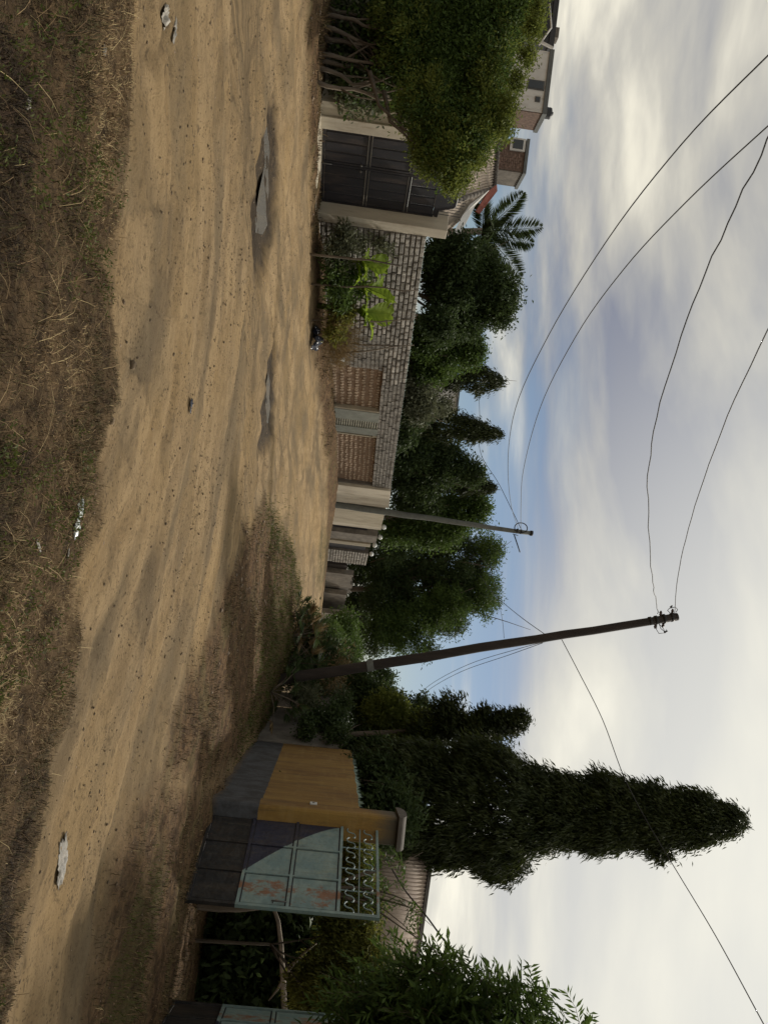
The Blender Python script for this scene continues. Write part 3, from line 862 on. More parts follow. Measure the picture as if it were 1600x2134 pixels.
def wire(pts, label, r_=.010, sub=6, jit=0, name='overhead_wire', seed=1, group=None):
    """pts: (u, h, distance) along the wire, joined by a smooth curve"""
    w_ = [P(*p) for p in pts]; rg = random.Random(seed); out = []
    for i in range(len(w_)-1):
        p0, p1, p2, p3 = w_[max(i-1, 0)], w_[i], w_[i+1], w_[min(i+2, len(w_)-1)]
        for k in range(sub):
            t = k/sub
            out.append(.5*((2*p1)+(p2-p0)*t+(2*p0-5*p1+4*p2-p3)*t*t+(3*p1-p0-3*p2+p3)*t**3)+Vector((0, 0, rg.uniform(-jit, jit))))
    out.append(w_[-1]); b = out[0].copy()
    mb = MB(); mb.tube([p-b for p in out], [r_*p.y/22.0 if False else r_ for p in out], 5)
    o = mb.obj(name, M['wire'], None, True, loc=b); return tag(o, label, 'wire', group)
wire([(1279, 1370, 22), (1250, 1366, 20.6), (1200, 1358, 19), (1040, 1349, 16), (900, 1362, 14), (700, 1420, 12), (500, 1500, 10.4), (290, 1600, 9), (120, 1690, 8)], 'kinked wire running left from the wooden pole, the lower of its pair', .011, jit=.02)
wire([(1279, 1405, 22), (1200, 1412, 20), (1080, 1440, 17.5), (900, 1502, 14), (690, 1598, 11), (500, 1700, 9.4)], 'wire running left from the very top of the wooden pole', .011, jit=.006)
wire([(1108, 1085, 36.3), (1050, 1085, 32), (980, 1090, 28), (850, 1125, 22), (700, 1200, 17.5), (560, 1300, 14.5), (420, 1430, 12), (262, 1600, 10), (150, 1730, 9)], 'upper wire sagging left from the concrete pole into the sky', .011)
wire([(1104, 1080, 36.3), (1050, 1064, 32), (960, 1058, 28), (850, 1074, 22), (700, 1142, 17.5), (500, 1265, 13.5), (300, 1420, 11), (115, 1600, 9), (0, 1720, 8)], 'lower wire sagging left from the concrete pole above the roofs', .011)
wire([(1333, 1170, 22), (1400, 1205, 21), (1500, 1255, 20.2), (1620, 1300, 19.5), (1720, 1352, 19.3), (1820, 1412, 18.5), (1950, 1490, 16), (2134, 1590, 13), (2300, 1680, 11)], 'wire running right from the wooden pole behind the tall tree', .011)
wire([(1785, 802, 16.5), (1850, 840, 15), (1905, 885, 13), (1980, 942, 11), (2080, 1040, 10), (2150, 1110, 9.5)], 'slack black cable rising right across the corrugated roof', .014, name='cable')
wire([(1102, 1085, 36.3), (1010, 1040, 40), (940, 1000, 44), (860, 999, 50), (800, 996, 55)], 'taut wire running back left from the concrete pole over the trees', .014)
wire([(1322, 1135, 22), (1290, 1090, 25), (1262, 1055, 29), (1240, 1030, 33), (1200, 1000, 37)], 'slack service wire from the wooden pole into the spreading tree', .011)
wire([(1340, 1130, 22), (1365, 1060, 24), (1400, 960, 28), (1440, 890, 32), (1480, 850, 36)], 'thin sagging wire right of the wooden pole, the lower one', .009)
wire([(1336, 1142, 22), (1352, 1080, 24), (1385, 975, 28), (1430, 892, 32), (1480, 842, 36)], 'thin sagging wire right of the wooden pole, the upper one', .009)
wire([(1330, 1050, 22), (1290, 1046, 26), (1240, 1036, 32), (1180, 1020, 38)], 'faint straight wire left of the wooden pole above the spreading tree', .007)

# ------------------------------------------------------------------ right side: yellow wall and blue gate
E0 = Vector((5.24, 13.48, 0)); E1 = Vector((6.42, 21.0, 0)); ED = (E1-E0).normalized(); EROT = math.atan2(ED.y, ED.x)
e = empty('yellow_wall', E0, EROT, 'mustard yellow boundary wall with broken glass along its top', 'wall')
LW = (E1-E0).length
def wavy_wall(L, H0, H1, th, m, e, name, x0=0):
    n = 24; mb = MB()
    f = []
    for k in range(n+1):
        x = x0+(L-x0)*k/n; h_ = H0+(H1-H0)*k/n+.012*math.sin(k*1.7); f.append((x, h_))
    for (xa, ha), (xb, hb) in zip(f, f[1:]):
        mb.quad((xb, 0, -.4), (xa, 0, -.4), (xa, 0, ha), (xb, 0, hb)); mb.quad((xa, -th, -.4), (xb, -th, -.4), (xb, -th, hb), (xa, -th, ha))
        mb.quad((xa, 0, ha), (xa, -th, ha), (xb, -th, hb), (xb, 0, hb))
    xb, hb = f[-1]; mb.quad((xb, 0, -.4), (xb, 0, hb), (xb, -th, hb), (xb, -th, -.4))
    xa, ha = f[0]; mb.quad((xa, 0, -.4), (xa, -th, -.4), (xa, -th, ha), (xa, 0, ha))
    return mb.obj(name, m, e)
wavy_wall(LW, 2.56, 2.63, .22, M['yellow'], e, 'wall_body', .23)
rg = random.Random(7); gl = MB()
for k in range(420):
    x = rg.uniform(.25, LW); y = rg.uniform(-.20, -.02); z = 2.55+.01*x; h_ = rg.uniform(.03, .13); w_ = rg.uniform(.01, .035); a = rg.uniform(0, 6.28)
    c_, s_ = math.cos(a)*w_, math.sin(a)*w_
    gl.v += [(x-c_, y-s_, z-.02), (x+c_, y+s_, z-.02), (x+rg.uniform(-.03, .03), y+rg.uniform(-.02, .02), z+h_), (x-s_*.3, y+c_*.3, z-.02)]; i = len(gl.v)-4
    gl.f += [(i, i+1, i+2), (i+1, i+3, i+2), (i+3, i, i+2)]
o = gl.obj('glass_shards', M['glassgreen'], e); o['kind'] = 'stuff'
# gate pillar
e = empty('yellow_gate_pillar', E0, EROT, 'yellow pillar with curved grey cap and white switch beside the blue gate', 'pillar')
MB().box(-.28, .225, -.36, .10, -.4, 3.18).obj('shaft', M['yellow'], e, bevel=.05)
mb = MB(); n = 12
for k in range(n):
    a0, a1 = math.pi*k/n, math.pi*(k+1)/n
    x0, x1 = -.38*math.cos(a0), -.38*math.cos(a1); z0, z1 = 3.225+.11*math.sin(a0), 3.225+.11*math.sin(a1)
    mb.quad((x0-.03, .14, z0), (x0-.03, -.40, z0), (x1-.03, -.40, z1), (x1-.03, .14, z1)); mb.quad((x0-.03, .14, 3.18), (x0-.03, .14, z0), (x1-.03, .14, z1), (x1-.03, .14, 3.18)); mb.quad((x1-.03, -.40, 3.18), (x1-.03, -.40, z1), (x0-.03, -.40, z0), (x0-.03, -.40, 3.18))
mb.quad((-.41, .14, 3.18), (.35, .14, 3.18), (.35, -.40, 3.18), (-.41, -.40, 3.18)); mb.quad((-.41, .14, 3.18), (-.41, -.40, 3.18), (-.41, -.40, 3.227), (-.41, .14, 3.227)); mb.quad((.35, -.40, 3.18), (.35, .14, 3.18), (.35, .14, 3.227), (.35, -.40, 3.227))
mb.obj('cap', M['mortar'], e)
sp = P(1644, 657, 13.6); lx = (sp-E0).dot(ED); 
sw = MB().box(.05, .19, .101, .125, sp.z-.06, sp.z+.06).obj('switch_box', M['globe'], e, bevel=.006)
MB().box(.105, .135, .1255, .132, sp.z-.02, sp.z+.02).obj('switch_button', M['rail'], sw)
# gate leaves
GO = Vector((5.33, 13.25, 0)); GD = (Vector((5.83, 11.40, 0))-GO).normalized(); GROT = math.atan2(GD.y, GD.x)
def gate_leaf(label, origin, rot, L, flip=False, seed=0):
    e = empty('blue_gate_leaf', origin, rot, label, 'gate leaf', 'leaves of the rusty blue gate')
    w = mat('gate_paint'); tc = w.n.new('ShaderNodeTexCoord'); tc.object = e; p = tc.outputs['Object']
    sp_ = w.add('ShaderNodeSeparateXYZ', {0: p}); x, z = sp_.outputs[0], sp_.outputs[2]
    n1 = w.noise(p, 3.5, 6, .7); n2 = w.noise(w.scale(p, (1, 1, .35)), 5, 7, .75)
    blue = w.mix(w.ss(n1, .3, .7), (.165, .25, .25), (.27, .35, .32))
    blue = w.mix(w.ss(n2, .52, .68, 0, .5), blue, (.30, .32, .22))
    # rust patches around mid panels
    rx = w.math('ABSOLUTE', w.math('SUBTRACT', x, 1.62)); rb = w.ss(rx, .34, .02)
    rust = w.math('MULTIPLY', w.ss(w.math('ADD', w.noise(w.scale(p, (1, 1, .6)), 4.5, 7, .75), w.math('MULTIPLY', rb, .17)), .60, .72), .85)
    c = w.mix(rust, blue, (.25, .10, .04))
    # painted quarter arc of navy falling away from the hinge side
    xa = w.math('DIVIDE', w.math('SUBTRACT', x, .08), 1.25); za = w.math('DIVIDE', w.math('SUBTRACT', 2.26, z), 1.5)
    arc = w.math('SUBTRACT', w.math('POWER', w.math('MAXIMUM', za, 0.0), 1.45), w.math('MAXIMUM', xa, 0.0))
    navy = w.mix(w.ss(n2, .4, .7), (.022, .025, .05), (.05, .045, .05))
    c = w.mix(w.ss(arc, 0, .012), c, navy)
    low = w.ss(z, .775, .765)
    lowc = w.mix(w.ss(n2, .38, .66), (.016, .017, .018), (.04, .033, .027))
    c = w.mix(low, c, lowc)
    streak = w.ss(w.noise(w.scale(p, (9, 9, .7)), 1.5, 6, .75), .52, .72, 0, .45)
    c = w.mix(streak, c, (.10, .085, .06))
    c = w.mix(w.ss(w.noise(p, 22, 4, .7), .6, .72, 0, .5), c, (.16, .08, .04))
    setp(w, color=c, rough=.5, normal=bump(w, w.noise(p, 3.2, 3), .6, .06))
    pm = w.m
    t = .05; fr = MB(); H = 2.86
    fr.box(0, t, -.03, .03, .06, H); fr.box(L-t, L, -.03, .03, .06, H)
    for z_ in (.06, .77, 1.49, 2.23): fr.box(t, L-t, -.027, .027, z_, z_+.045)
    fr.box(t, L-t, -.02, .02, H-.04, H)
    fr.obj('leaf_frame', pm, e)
    MB().box(t, L-t, -.003, .003, .11, 2.24).obj('backing_sheet', M['blackmetal'], e)
    nc = 3; wd = (L-2*t)/nc
    for r_, (a, b) in enumerate(((.105, .77), (.815, 1.49), (1.535, 2.23))):
        for k in range(nc):
            x0 = t+wd*k
            MB().box(x0+.030, x0+wd-.030, -.008, .008, a+.022, b-.022).obj('panel', pm, e)
            if k: MB().box(x0-.014, x0+.014, -.026, .026, a+.001, b-.001).obj('muntin', pm, e)
    # S scroll grille
    s = MB(); pts = []
    for k in range(15):
        a = k/14*2*math.pi
        q = (k-7)/7; th = q*4.0; rr_ = .062; sg = 1 if q >= 0 else -1
        pts.append((sg*(.0+rr_*(1-math.cos(th)))*1.0, 0, sg*rr_*abs(math.sin(th))*1.0+.02*q))
    s.tube(pts, .010, 5)
    sm = s.mesh('scroll', M['steelblue'], True); n = 8
    for r_ in range(2):
        for k in range(n):
            o = link('scroll', sm, e, (t+(L-2*t)*(k+.5)/n, 0, 2.41+.28*r_))
    g = MB()
    for k in range(1, 4): g.bar((t+(L-2*t)*k/4, .012, 2.275), (t+(L-2*t)*k/4, .012, H-.04), .012)
    g.box(t, L-t, -.008, .008, 2.545, 2.56)
    g.obj('grille_bar', M['steelblue'], e)
    for z_ in (.5, 1.6, 2.5): MB().lathe([(.02, -.07), (.032, -.07), (.032, .07), (.02, .07)], (0, 0, z_), 8).obj('hinge', M['rail'], e, True)
    b = MB(); b.tube([(L-.10, -.06, 1.28), (L-.10, -.06, 1.50)], .012, 6); b.tube([(L-.10, -.02, 1.30), (L-.10, -.07, 1.30)], .01, 6)
    b.obj('bolt', M['rail'], e, True)
    return e
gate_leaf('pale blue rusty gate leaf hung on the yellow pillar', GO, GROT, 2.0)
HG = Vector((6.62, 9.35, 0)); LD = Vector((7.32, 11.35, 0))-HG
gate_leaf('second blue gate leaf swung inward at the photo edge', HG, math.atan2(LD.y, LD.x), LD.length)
e = empty('yellow_gate_pillar', (6.72, 8.95, 0), EROT, 'near yellow pillar carrying the open blue gate leaf', 'pillar')
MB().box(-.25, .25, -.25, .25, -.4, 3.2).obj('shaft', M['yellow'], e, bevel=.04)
MB().box(-.33, .33, -.33, .33, 3.2, 3.32).obj('cap', M['greywall'], e, bevel=.03)
ND = Vector((9.3, 1.0, 0))-Vector((6.85, 8.6, 0)); e = empty('yellow_wall', (6.85, 8.6, 0), math.atan2(ND.y, ND.x), 'near stretch of yellow wall just outside the right edge', 'wall')
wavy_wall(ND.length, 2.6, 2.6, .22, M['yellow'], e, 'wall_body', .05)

# compound house: wall coloured near-black for its shade, and its roof
def corr_sheet(p0, p1, p2, p3, n, amp, m, e, name, base, thick=.02):
    """corrugated quad: p0-p1 the eave, p3-p2 the ridge"""
    p0, p1, p2, p3 = [Vector(p)-Vector(base) for p in (p0, p1, p2, p3)]
    nor = (p1-p0).cross(p3-p0).normalized(); mb = MB(); k_ = n*6
    for k in range(k_+1):
        t = k/k_; a = amp*math.sin(t*n*2*math.pi)
        mb.v += [tuple(p0.lerp(p1, t)+nor*a), tuple(p3.lerp(p2, t)+nor*a), tuple(p0.lerp(p1, t)+nor*(a-thick)), tuple(p3.lerp(p2, t)+nor*(a-thick))]
    for k in range(k_):
        i = 4*k; mb.f += [(i, i+4, i+5, i+1), (i+2, i+3, i+7, i+6), (i, i+2, i+6, i+4), (i+1, i+5, i+7, i+3)]
    return mb.obj(name, m, e, True)
ra, rb = P(1735, 905, 22), P(2010, 866, 17.2)
rl = [P(1735, 905, 22), P(2040, 861, 17.0)]
base = Vector((rl[0].x, rl[0].y, 0))
e = empty('tin_roofed_house', base, 0, 'house with brown corrugated iron roof behind the blue gate', 'house')
ev = [P(1725, 790, 20.2), P(2030, 745, 14.9)]
corr_sheet(ev[0], ev[1], rl[1], rl[0], 36, .018, M['corr'], e, 'roof', base)
MB().bar(rl[0]-base+Vector((0, 0, .02)), rl[1]-base+Vector((0, 0, .02)), .10, .06).obj('ridge_cap', M['mortar'], e)
w0, w1 = ev[0]-base+Vector((.3, .3, 0)), ev[1]-base+Vector((.3, .3, 0))
mb = MB(); mb.quad((w0.x, w0.y, -.3), (w1.x, w1.y, -.3), (w1.x, w1.y, w1.z-.05), (w0.x, w0.y, w0.z-.05))
nn = Vector((.9, .5, 0))*.2
mb.quad((w1.x+nn.x, w1.y+nn.y, -.3), (w0.x+nn.x, w0.y+nn.y, -.3), (w0.x+nn.x, w0.y+nn.y, w0.z-.05), (w1.x+nn.x, w1.y+nn.y, w1.z-.05))
r0_, r1_ = rl[0]-base, rl[1]-base
mb.quad((r0_.x+.3, r0_.y+.3, -.3), (r1_.x+.3, r1_.y+.3, -.3), (r1_.x+.3, r1_.y+.3, r1_.z-.1), (r0_.x+.3, r0_.y+.3, r0_.z-.1))
mb.quad((w0.x, w0.y, -.3), (w0.x, w0.y, w0.z-.05), (r0_.x+.3, r0_.y+.3, r0_.z-.1), (r0_.x+.3, r0_.y+.3, -.3))
mb.obj('wall', M['polewood'], e)  # shade on the house wall is put into this near-black colour

# ------------------------------------------------------------------ houses on the left
def flat_house(name, label, u0, u1, ht, hb, y, depth, wallm, edge=.35, over=.5, slabm='roofedge', rz=0):
    a, b = P(u0, ht, y), P(u1, ht, y); z1 = (a.z+b.z)/2; base = Vector((a.x, y, 0)); L = b.x-a.x
    e = empty(name, base, rz, label, 'house')
    MB().box(0, L, 0, depth, 0, z1-edge).obj('wall', M[wallm], e)
    MB().box(-over, L+over, -over, depth+over, z1-edge+.003, z1).obj('roof_slab', M[slabm], e)
    return e, base, L, z1
e, base, L, z1 = flat_house('white_house', 'white two storey house with grey slab roof and water tank', 108, 238, 1146, 1080, 42, 1.9, 'pale', .24, .10)
MB().box(L+.004, L+.05, .02, 1.88, 0, z1-.243).obj('side_wall', M['brick'], e)
def lx_(u, h=1120, y=42): return P(u, h, y).x-base.x
f = MB().box(lx_(168), lx_(188), -.05, .02, P(178, 1098, 42).z, P(178, 1134, 42).z).obj('window', M['rail'], e)
MB().box(lx_(170), lx_(186), -.07, -.052, P(178, 1101, 42).z, P(178, 1131, 42).z).obj('pane', M['glassdark'], f)
f = MB().box(lx_(202), lx_(213), -.05, .02, P(207, 1114, 42).z, P(207, 1125, 42).z).obj('window', M['rail'], e)
MB().box(lx_(204), lx_(211), -.07, -.052, P(207, 1116, 42).z, P(207, 1123, 42).z).obj('pane', M['glassdark'], f)
tk = P(217, 1140, 42)
e = empty('water_tank', (tk.x, 42.9, z1), 0, 'black cylindrical water tank on the grey slab roof', 'water tank')
MB().lathe([(.001, 0), (.30, 0), (.31, .08), (.29, .12), (.31, .2), (.29, .25), (.31, .33), (.28, .42), (.1, .48), (.1, .53), (.001, .53)], (0, 0, 0), 18).obj('tank_body', M['tank'], e, True)
e, base, L, z1 = flat_house('brick_upper_storey', 'brown brick upper storey with white framed window above the tiled roof', 296, 360, 1099, 1000, 34, 1.5, 'brick', .14, .10)
def lx2(u, h=1080, y=34): return P(u, h, y).x-base.x
MB().box(L+.004, L+.05, .02, 1.48, 0, z1-.143).obj('side_wall', M['greywall'], e)
f = MB().box(lx2(289), lx2(316), -.07, .02, P(302, 1062, 34).z, P(302, 1094, 34).z).obj('window', M['pale'], e)
MB().box(lx2(293), lx2(312), -.09, -.072, P(302, 1068, 34).z, P(302, 1089, 34).z).obj('pane', M['glassdark'], f)
MB().box(-.35, L+.05, -.4, -.02, P(330, 1030, 34).z, P(330, 1036, 34).z).obj('ledge', M['redtile'], e)
brm = random.Random(3); bk = MB(); zz0 = P(330, 1040, 34).z
for r_ in range(int((z1-.2-zz0)/.09)):
    x = .02+(r_ % 2)*.1
    while x < L-.2:
        if not (x < lx2(318) and zz0+r_*.09 > P(302, 1055, 34).z): bk.box(x, x+.2, -.012-.012*brm.random(), .0, zz0+r_*.09, zz0+r_*.09+.07)
        x += .225
o = bk.obj('bricks', M['brick'], e); o['kind'] = 'stuff'
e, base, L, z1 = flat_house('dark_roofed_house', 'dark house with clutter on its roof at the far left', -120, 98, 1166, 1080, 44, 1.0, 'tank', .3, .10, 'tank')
dsh = P(70, 1165, 40)
MB().box(P(50, 1165, 44).x-base.x, P(72, 1165, 44).x-base.x, .3, .9, z1, z1+.28).obj('roof_box', M['greywall'], e)
MB().tube([(P(20, 1150, 44).x-base.x, -.45, z1-.6), (P(70, 1150, 44).x-base.x, -.5, z1-.35), (P(108, 1150, 44).x-base.x, -.45, z1-.9)], .05, 6).obj('pipe', M['pale'], e, True)
MB().bar((P(96, 1150, 44).x-base.x, -.5, z1-1.4), (P(112, 1150, 44).x-base.x, -.5, z1-.1), .12).obj('gutter', M['pale'], e)

def tiled_house():
    base = Vector((P(380, 900, 27).x, 27, 0)); e = empty('tiled_house', base, 0, 'low house with beige hipped sheet roof behind the dark gate', 'house')
    a, b = P(200, 905, 24.5), P(432, 905, 25.0); c, d = P(392, 1027, 29.5), P(250, 1040, 29.5)
    corr_sheet(a, b, c, d, 26, .022, M['rooftile'], e, 'roof', base)
    q = P(512, 905, 31.0)
    corr_sheet(b, q, c+Vector((.02, 0, 0)), c, 16, .022, M['rooftile'], e, 'roof', base)
    # ridge and hip caps
    for p0, p1 in ((d, c), (c, b)):
        mb = MB(); n = 16
        for k in range(n):
            t0, t1 = k/n, (k+.86)/n
            mb.tube([p0.lerp(p1, t0)-base+Vector((0, 0, .04)), p0.lerp(p1, t1)-base+Vector((0, 0, .04))], [.10, .085], 7)
        mb.obj('ridge_tiles', M['mortar'], e, True)['kind'] = 'stuff'
    # gable with bright tin verge and red cap
    g0, g1, g2 = P(402, 1015, 28), P(508, 950, 27), P(470, 905, 26)
    def sheet(pts, m, nm, th=.05):
        pts = [Vector(p)-base for p in pts]; nor = (pts[1]-pts[0]).cross(pts[2]-pts[0]).normalized()*th; mb = MB()
        mb.quad(*pts); mb.quad(*[p+nor for p in reversed(pts)])
        for k in range(len(pts)):
            k2 = (k+1) % len(pts); mb.quad(pts[k], pts[k]+nor, pts[k2]+nor, pts[k2])
        return mb.obj(nm, M[m], e)
    sheet([P(398, 1018, 27.5), P(428, 990, 27.2), P(508, 948, 26.5), P(500, 938, 26.4), P(452, 962, 26.8), P(428, 978, 27.1)], 'tin', 'verge_flashing')
    sheet([P(385, 1035, 29), P(398, 1036, 29), P(445, 1000, 28), P(440, 992, 28), P(398, 1018, 28.6)], 'redtile', 'red_verge')
    w = MB(); x0 = a.x-base.x; x1 = q.x-base.x-.4; w.box(x0, x1, 1.0, 7.0, 0, a.z-.3 if a.z < q.z else q.z-.3)
    w.obj('wall', M['cream_old'], e)
tiled_house()
# pale gable glimpsed between the trees
pg = P(800, 900, 46); e = empty('pale_gable_house', (pg.x, 46, 1.1), 0, 'pale roof glimpsed between the dark trees over the wall', 'house')
a, b, c = P(780, 905, 46)-Vector(e.location), P(862, 880, 46)-Vector(e.location), P(862, 950, 46)-Vector(e.location)
d = P(792, 958, 46)-Vector(e.location); mb = MB(); th = Vector((0, .3, 0))
mb.quad(a, b, c, d); mb.quad(a+th, d+th, c+th, b+th); mb.quad(d, c, c+th, d+th); mb.quad(a, d, d+th, a+th); mb.quad(b, b+th, c+th, c)
mb.obj('roof', M['pale'], e)
MB().bar(d+Vector((0, -.1, 0)), c+Vector((0, -.1, 0)), .12).obj('ridge_cap', M['roofedge'], e)
MB().box(a.x+.2, b.x, .4, 5, -1.2, min(a.z, b.z)-.05).obj('wall', M['pale'], e)
pg = P(683, 1000, 48); e = empty('chimney_stack', (pg.x, 48, 1.1), 0, 'small dark block of roof showing above the treetops', 'roof box')
z_ = P(683, 1006, 48).z-1.1; MB().box(-.25, .25, -.25, .25, 0, z_-.12).obj('stack', M['brick'], e); MB().box(-.32, .32, -.32, .32, z_-.118, z_).obj('cap', M['roofedge'], e)

# ------------------------------------------------------------------ trees
def slab(name, label, cat, u0, u1, hb, ht, y0, y1, m, th=.25):
    a, b = P(u0, hb, y0), P(u1, hb, y1); a2 = P(u0, ht, y0); b2_ = P(u1, ht-(ht-hb)*0, y1); base = Vector((a.x, a.y, float(T(a.x, a.y)))); d = Vector((b.x-a.x, b.y-a.y, 0)); L = d.length
    e = empty(name, base, math.atan2(d.y, d.x), label, cat); n = 8; rg_ = random.Random(u0); mb = MB()
    for k in range(n):
        z = (a2.z*(1-k/n)+b2_.z*k/n)-base.z-rg_.uniform(0, .10); mb.box(L*k/n, L*(k+1)/n, 0, th+.004*(k % 2), -.4, z)
    mb.obj('wall_body', M[m], e); return e
GB = 'trees behind the left wall'
# big feathery shrub at left
bp = gbase(120, 690, 16.0)
bl = [blob(40, 960, 17, 140, 150), blob(150, 960, 16.5, 110, 130), blob(230, 965, 16.2, 90, 105), blob(80, 840, 16.5, 140, 80), blob(280, 950, 15.8, 66, 80), blob(325, 930, 15.6, 42, 52), blob(-80, 960, 17, 140, 190), blob(362, 945, 15.5, 20, 34), blob(225, 880, 15.6, 70, 56), blob(0, 1070, 17, 74, 54), blob(70, 1050, 16.8, 40, 44), blob(110, 1020, 16.6, 66, 50), blob(195, 1005, 16.3, 56, 44), blob(262, 1015, 16.1, 36, 36), blob(305, 990, 15.9, 30, 34)]
e = empty('feathery_tree', bp, 0, 'large feathery green tree spilling over the white gateway', 'tree')
_, cc = crown(e, bp, bl, 2400, 52, .15, .085, .034, M['leaf_mid'], droop=.35, out=.6, shell=.3, seed=2, gap=.25)
crown(e, bp, bl[3:]+[blob(205, 1000, 16.0, 70, 48), blob(330, 945, 15.4, 40, 52), blob(285, 985, 15.6, 46, 42), blob(365, 945, 15.4, 22, 30), blob(150, 1015, 16.3, 60, 46)], 1150, 46, .12, .085, .03, M['leaf_light'], droop=.3, shell=.8, seed=3, name='sunlit_leaves', gap=.35, gs=2.6)  # paler outer leaves put the sun's highlights into the colour
crown(e, bp, [blob(u_, h_, 15.6, a_, b_) for u_, h_, a_, b_ in ((388, 940, 14, 16), (352, 892, 14, 14), (318, 872, 16, 14), (290, 868, 14, 12), (332, 985, 14, 20), (268, 1050, 16, 16), (225, 1062, 14, 18), (170, 1078, 16, 14), (120, 1096, 14, 16), (60, 1112, 16, 16), (20, 1126, 14, 16), (372, 968, 10, 16))], 230, 34, .10, .085, .028, M['leaf_light'], droop=.4, shell=.1, seed=9, name='shoots')
rg = np.random.default_rng(7)
for k in range(9):
    u0 = 12+k*20+rg.uniform(-8, 8); b_ = gbase(u0, 690, 16.2+rg.uniform(-.3, .4)); t_ = P(u0+rg.uniform(-10, 60), 800+rg.uniform(-10, 30), b_.y+rg.uniform(-.3, .3))
    mb = MB(); pts = []
    for j in range(7):
        q = j/6; p = b_.lerp(t_, q)+Vector((rg.uniform(-1, 1), rg.uniform(-1, 1), 0))*.05*(j > 0); pts.append(p-bp)
    mb.tube(pts, [.05-.005*j for j in range(7)], 6)
    for j in range(3):
        s_ = pts[2+j]; q_ = s_+Vector((rg.uniform(-.9, .9), rg.uniform(-.4, .4), rg.uniform(.6, 1.2))); mb.tube([s_, s_.lerp(q_, .5)+Vector((.06, 0, -.05)), q_], [.022, .016, .008], 5)
    mb.obj('stem', M['bark'], e, True)
for (u0, h0, u1, h1) in ((150, 770, 275, 850), (190, 800, 300, 865), (230, 830, 290, 880)):
    a_, b_ = P(u0, h0, 15.7), P(u1, h1, 15.5); m_ = a_.lerp(b_, .5)+Vector((.1, 0, -.18))
    MB().tube([a_-bp, m_-bp, b_-bp], [.05, .035, .015], 6).obj('stem', M['bark'], e, True)
# undergrowth below it
bl = [blob(20, 740, 17, 70, 40), blob(100, 745, 17.2, 70, 40), blob(170, 740, 17.4, 50, 38), blob(60, 790, 17.6, 100, 40), blob(195, 760, 16.8, 22, 45)]
b_ = gbase(100, 700, 17.3); e = empty('hedge', b_, 0, 'pale green undergrowth behind the stems of the feathery tree', 'hedge')
crown(e, b_, bl, 420, 40, .2, .12, .06, M['leaf_grey'], seed=5, shell=.2, name='foliage'); crown(e, b_, bl, 220, 40, .2, .12, .06, M['leaf_mid'], seed=6, shell=.2, name='foliage')

tree('mango_tree', 'dense dark tree with round head right of the coconut palm', 'tree', gbase(600, 760, 28),
     [blob(590, 950, 27, 85, 75), blob(620, 1040, 27, 50, 40), blob(650, 1060, 27.2, 30, 25), blob(540, 930, 26, 45, 50), blob(650, 960, 27.5, 50, 60), blob(560, 1000, 27, 45, 45), blob(680, 920, 26, 30, 50), blob(520, 965, 25.5, 30, 40)], 1300, 46, .18, .15, .06, 'leaf_dark', seed=11, group=GB, gap=.34)
tree('leafy_tree', 'yellow green tree just over the middle of the block wall', 'tree', gbase(720, 760, 29),
     [blob(715, 930, 29, 48, 70), blob(735, 985, 29, 26, 25), blob(700, 890, 28.4, 36, 36), blob(760, 905, 30, 34, 50), blob(690, 985, 29, 16, 18)], 760, 46, .17, .14, .055, 'leaf_mid', seed=12, group=GB, gap=.25)
tree('leafy_tree', 'greyish green bush against the wall below the pale roof', 'tree', gbase(820, 760, 31),
     [blob(800, 880, 31, 50, 36), blob(850, 880, 31.5, 30, 30), blob(770, 850, 30.5, 30, 24), blob(845, 925, 33, 14, 16)], 260, 40, .2, .15, .06, 'leaf_grey', seed=13, group=GB)
tree('leafy_tree', 'broad dark tree between the narrow spire and the pole', 'tree', gbase(960, 760, 37),
     [blob(960, 900, 37, 55, 90), blob(985, 980, 37, 22, 30), blob(930, 860, 36, 46, 50), blob(1000, 870, 37.5, 45, 70), blob(1040, 860, 38.5, 30, 60), blob(860, 860, 33, 30, 36), blob(820, 845, 32, 26, 20), blob(900, 845, 34, 30, 26)], 1300, 44, .22, .17, .07, 'leaf_dark', seed=14, group=GB, gap=.34)
tree('leafy_tree', 'grey green tree crown directly behind the concrete pole', 'tree', gbase(1080, 760, 40),
     [blob(1070, 930, 40, 40, 90), blob(1060, 1000, 40, 22, 22), blob(1100, 900, 40, 40, 70), blob(1030, 985, 39.6, 18, 40), blob(1100, 830, 40.5, 30, 36)], 760, 42, .24, .18, .07, 'leaf_mid', seed=15, group=GB, gap=.25)
bl = [blob(1170, 910, 57.5, 66, 80), blob(1240, 890, 56.5, 70, 110), blob(1165, 1000, 58, 48, 46), blob(1230, 990, 57.5, 55, 50), blob(1290, 860, 55.5, 50, 75), blob(1335, 850, 54.5, 32, 46), blob(1290, 940, 56, 44, 40), blob(1200, 815, 56.5, 46, 46), blob(1250, 800, 55.5, 50, 45), blob(1305, 800, 54.5, 32, 32), blob(1150, 850, 57.5, 40, 50), blob(1352, 880, 54.5, 24, 40), blob(1330, 790, 54, 36, 34), blob(1210, 940, 56, 60, 60), blob(1130, 930, 57, 40, 60)]
tree('spreading_tree', 'large spreading tree with sky gaps behind the ruined walls', 'tree', gbase(1235, 700, 57), bl, 1750, 42, .31, .24, .075, 'leaf_dark', trunk_r=.26, seed=16, nl=16, droop=.5, gap=.30, gs=.75)
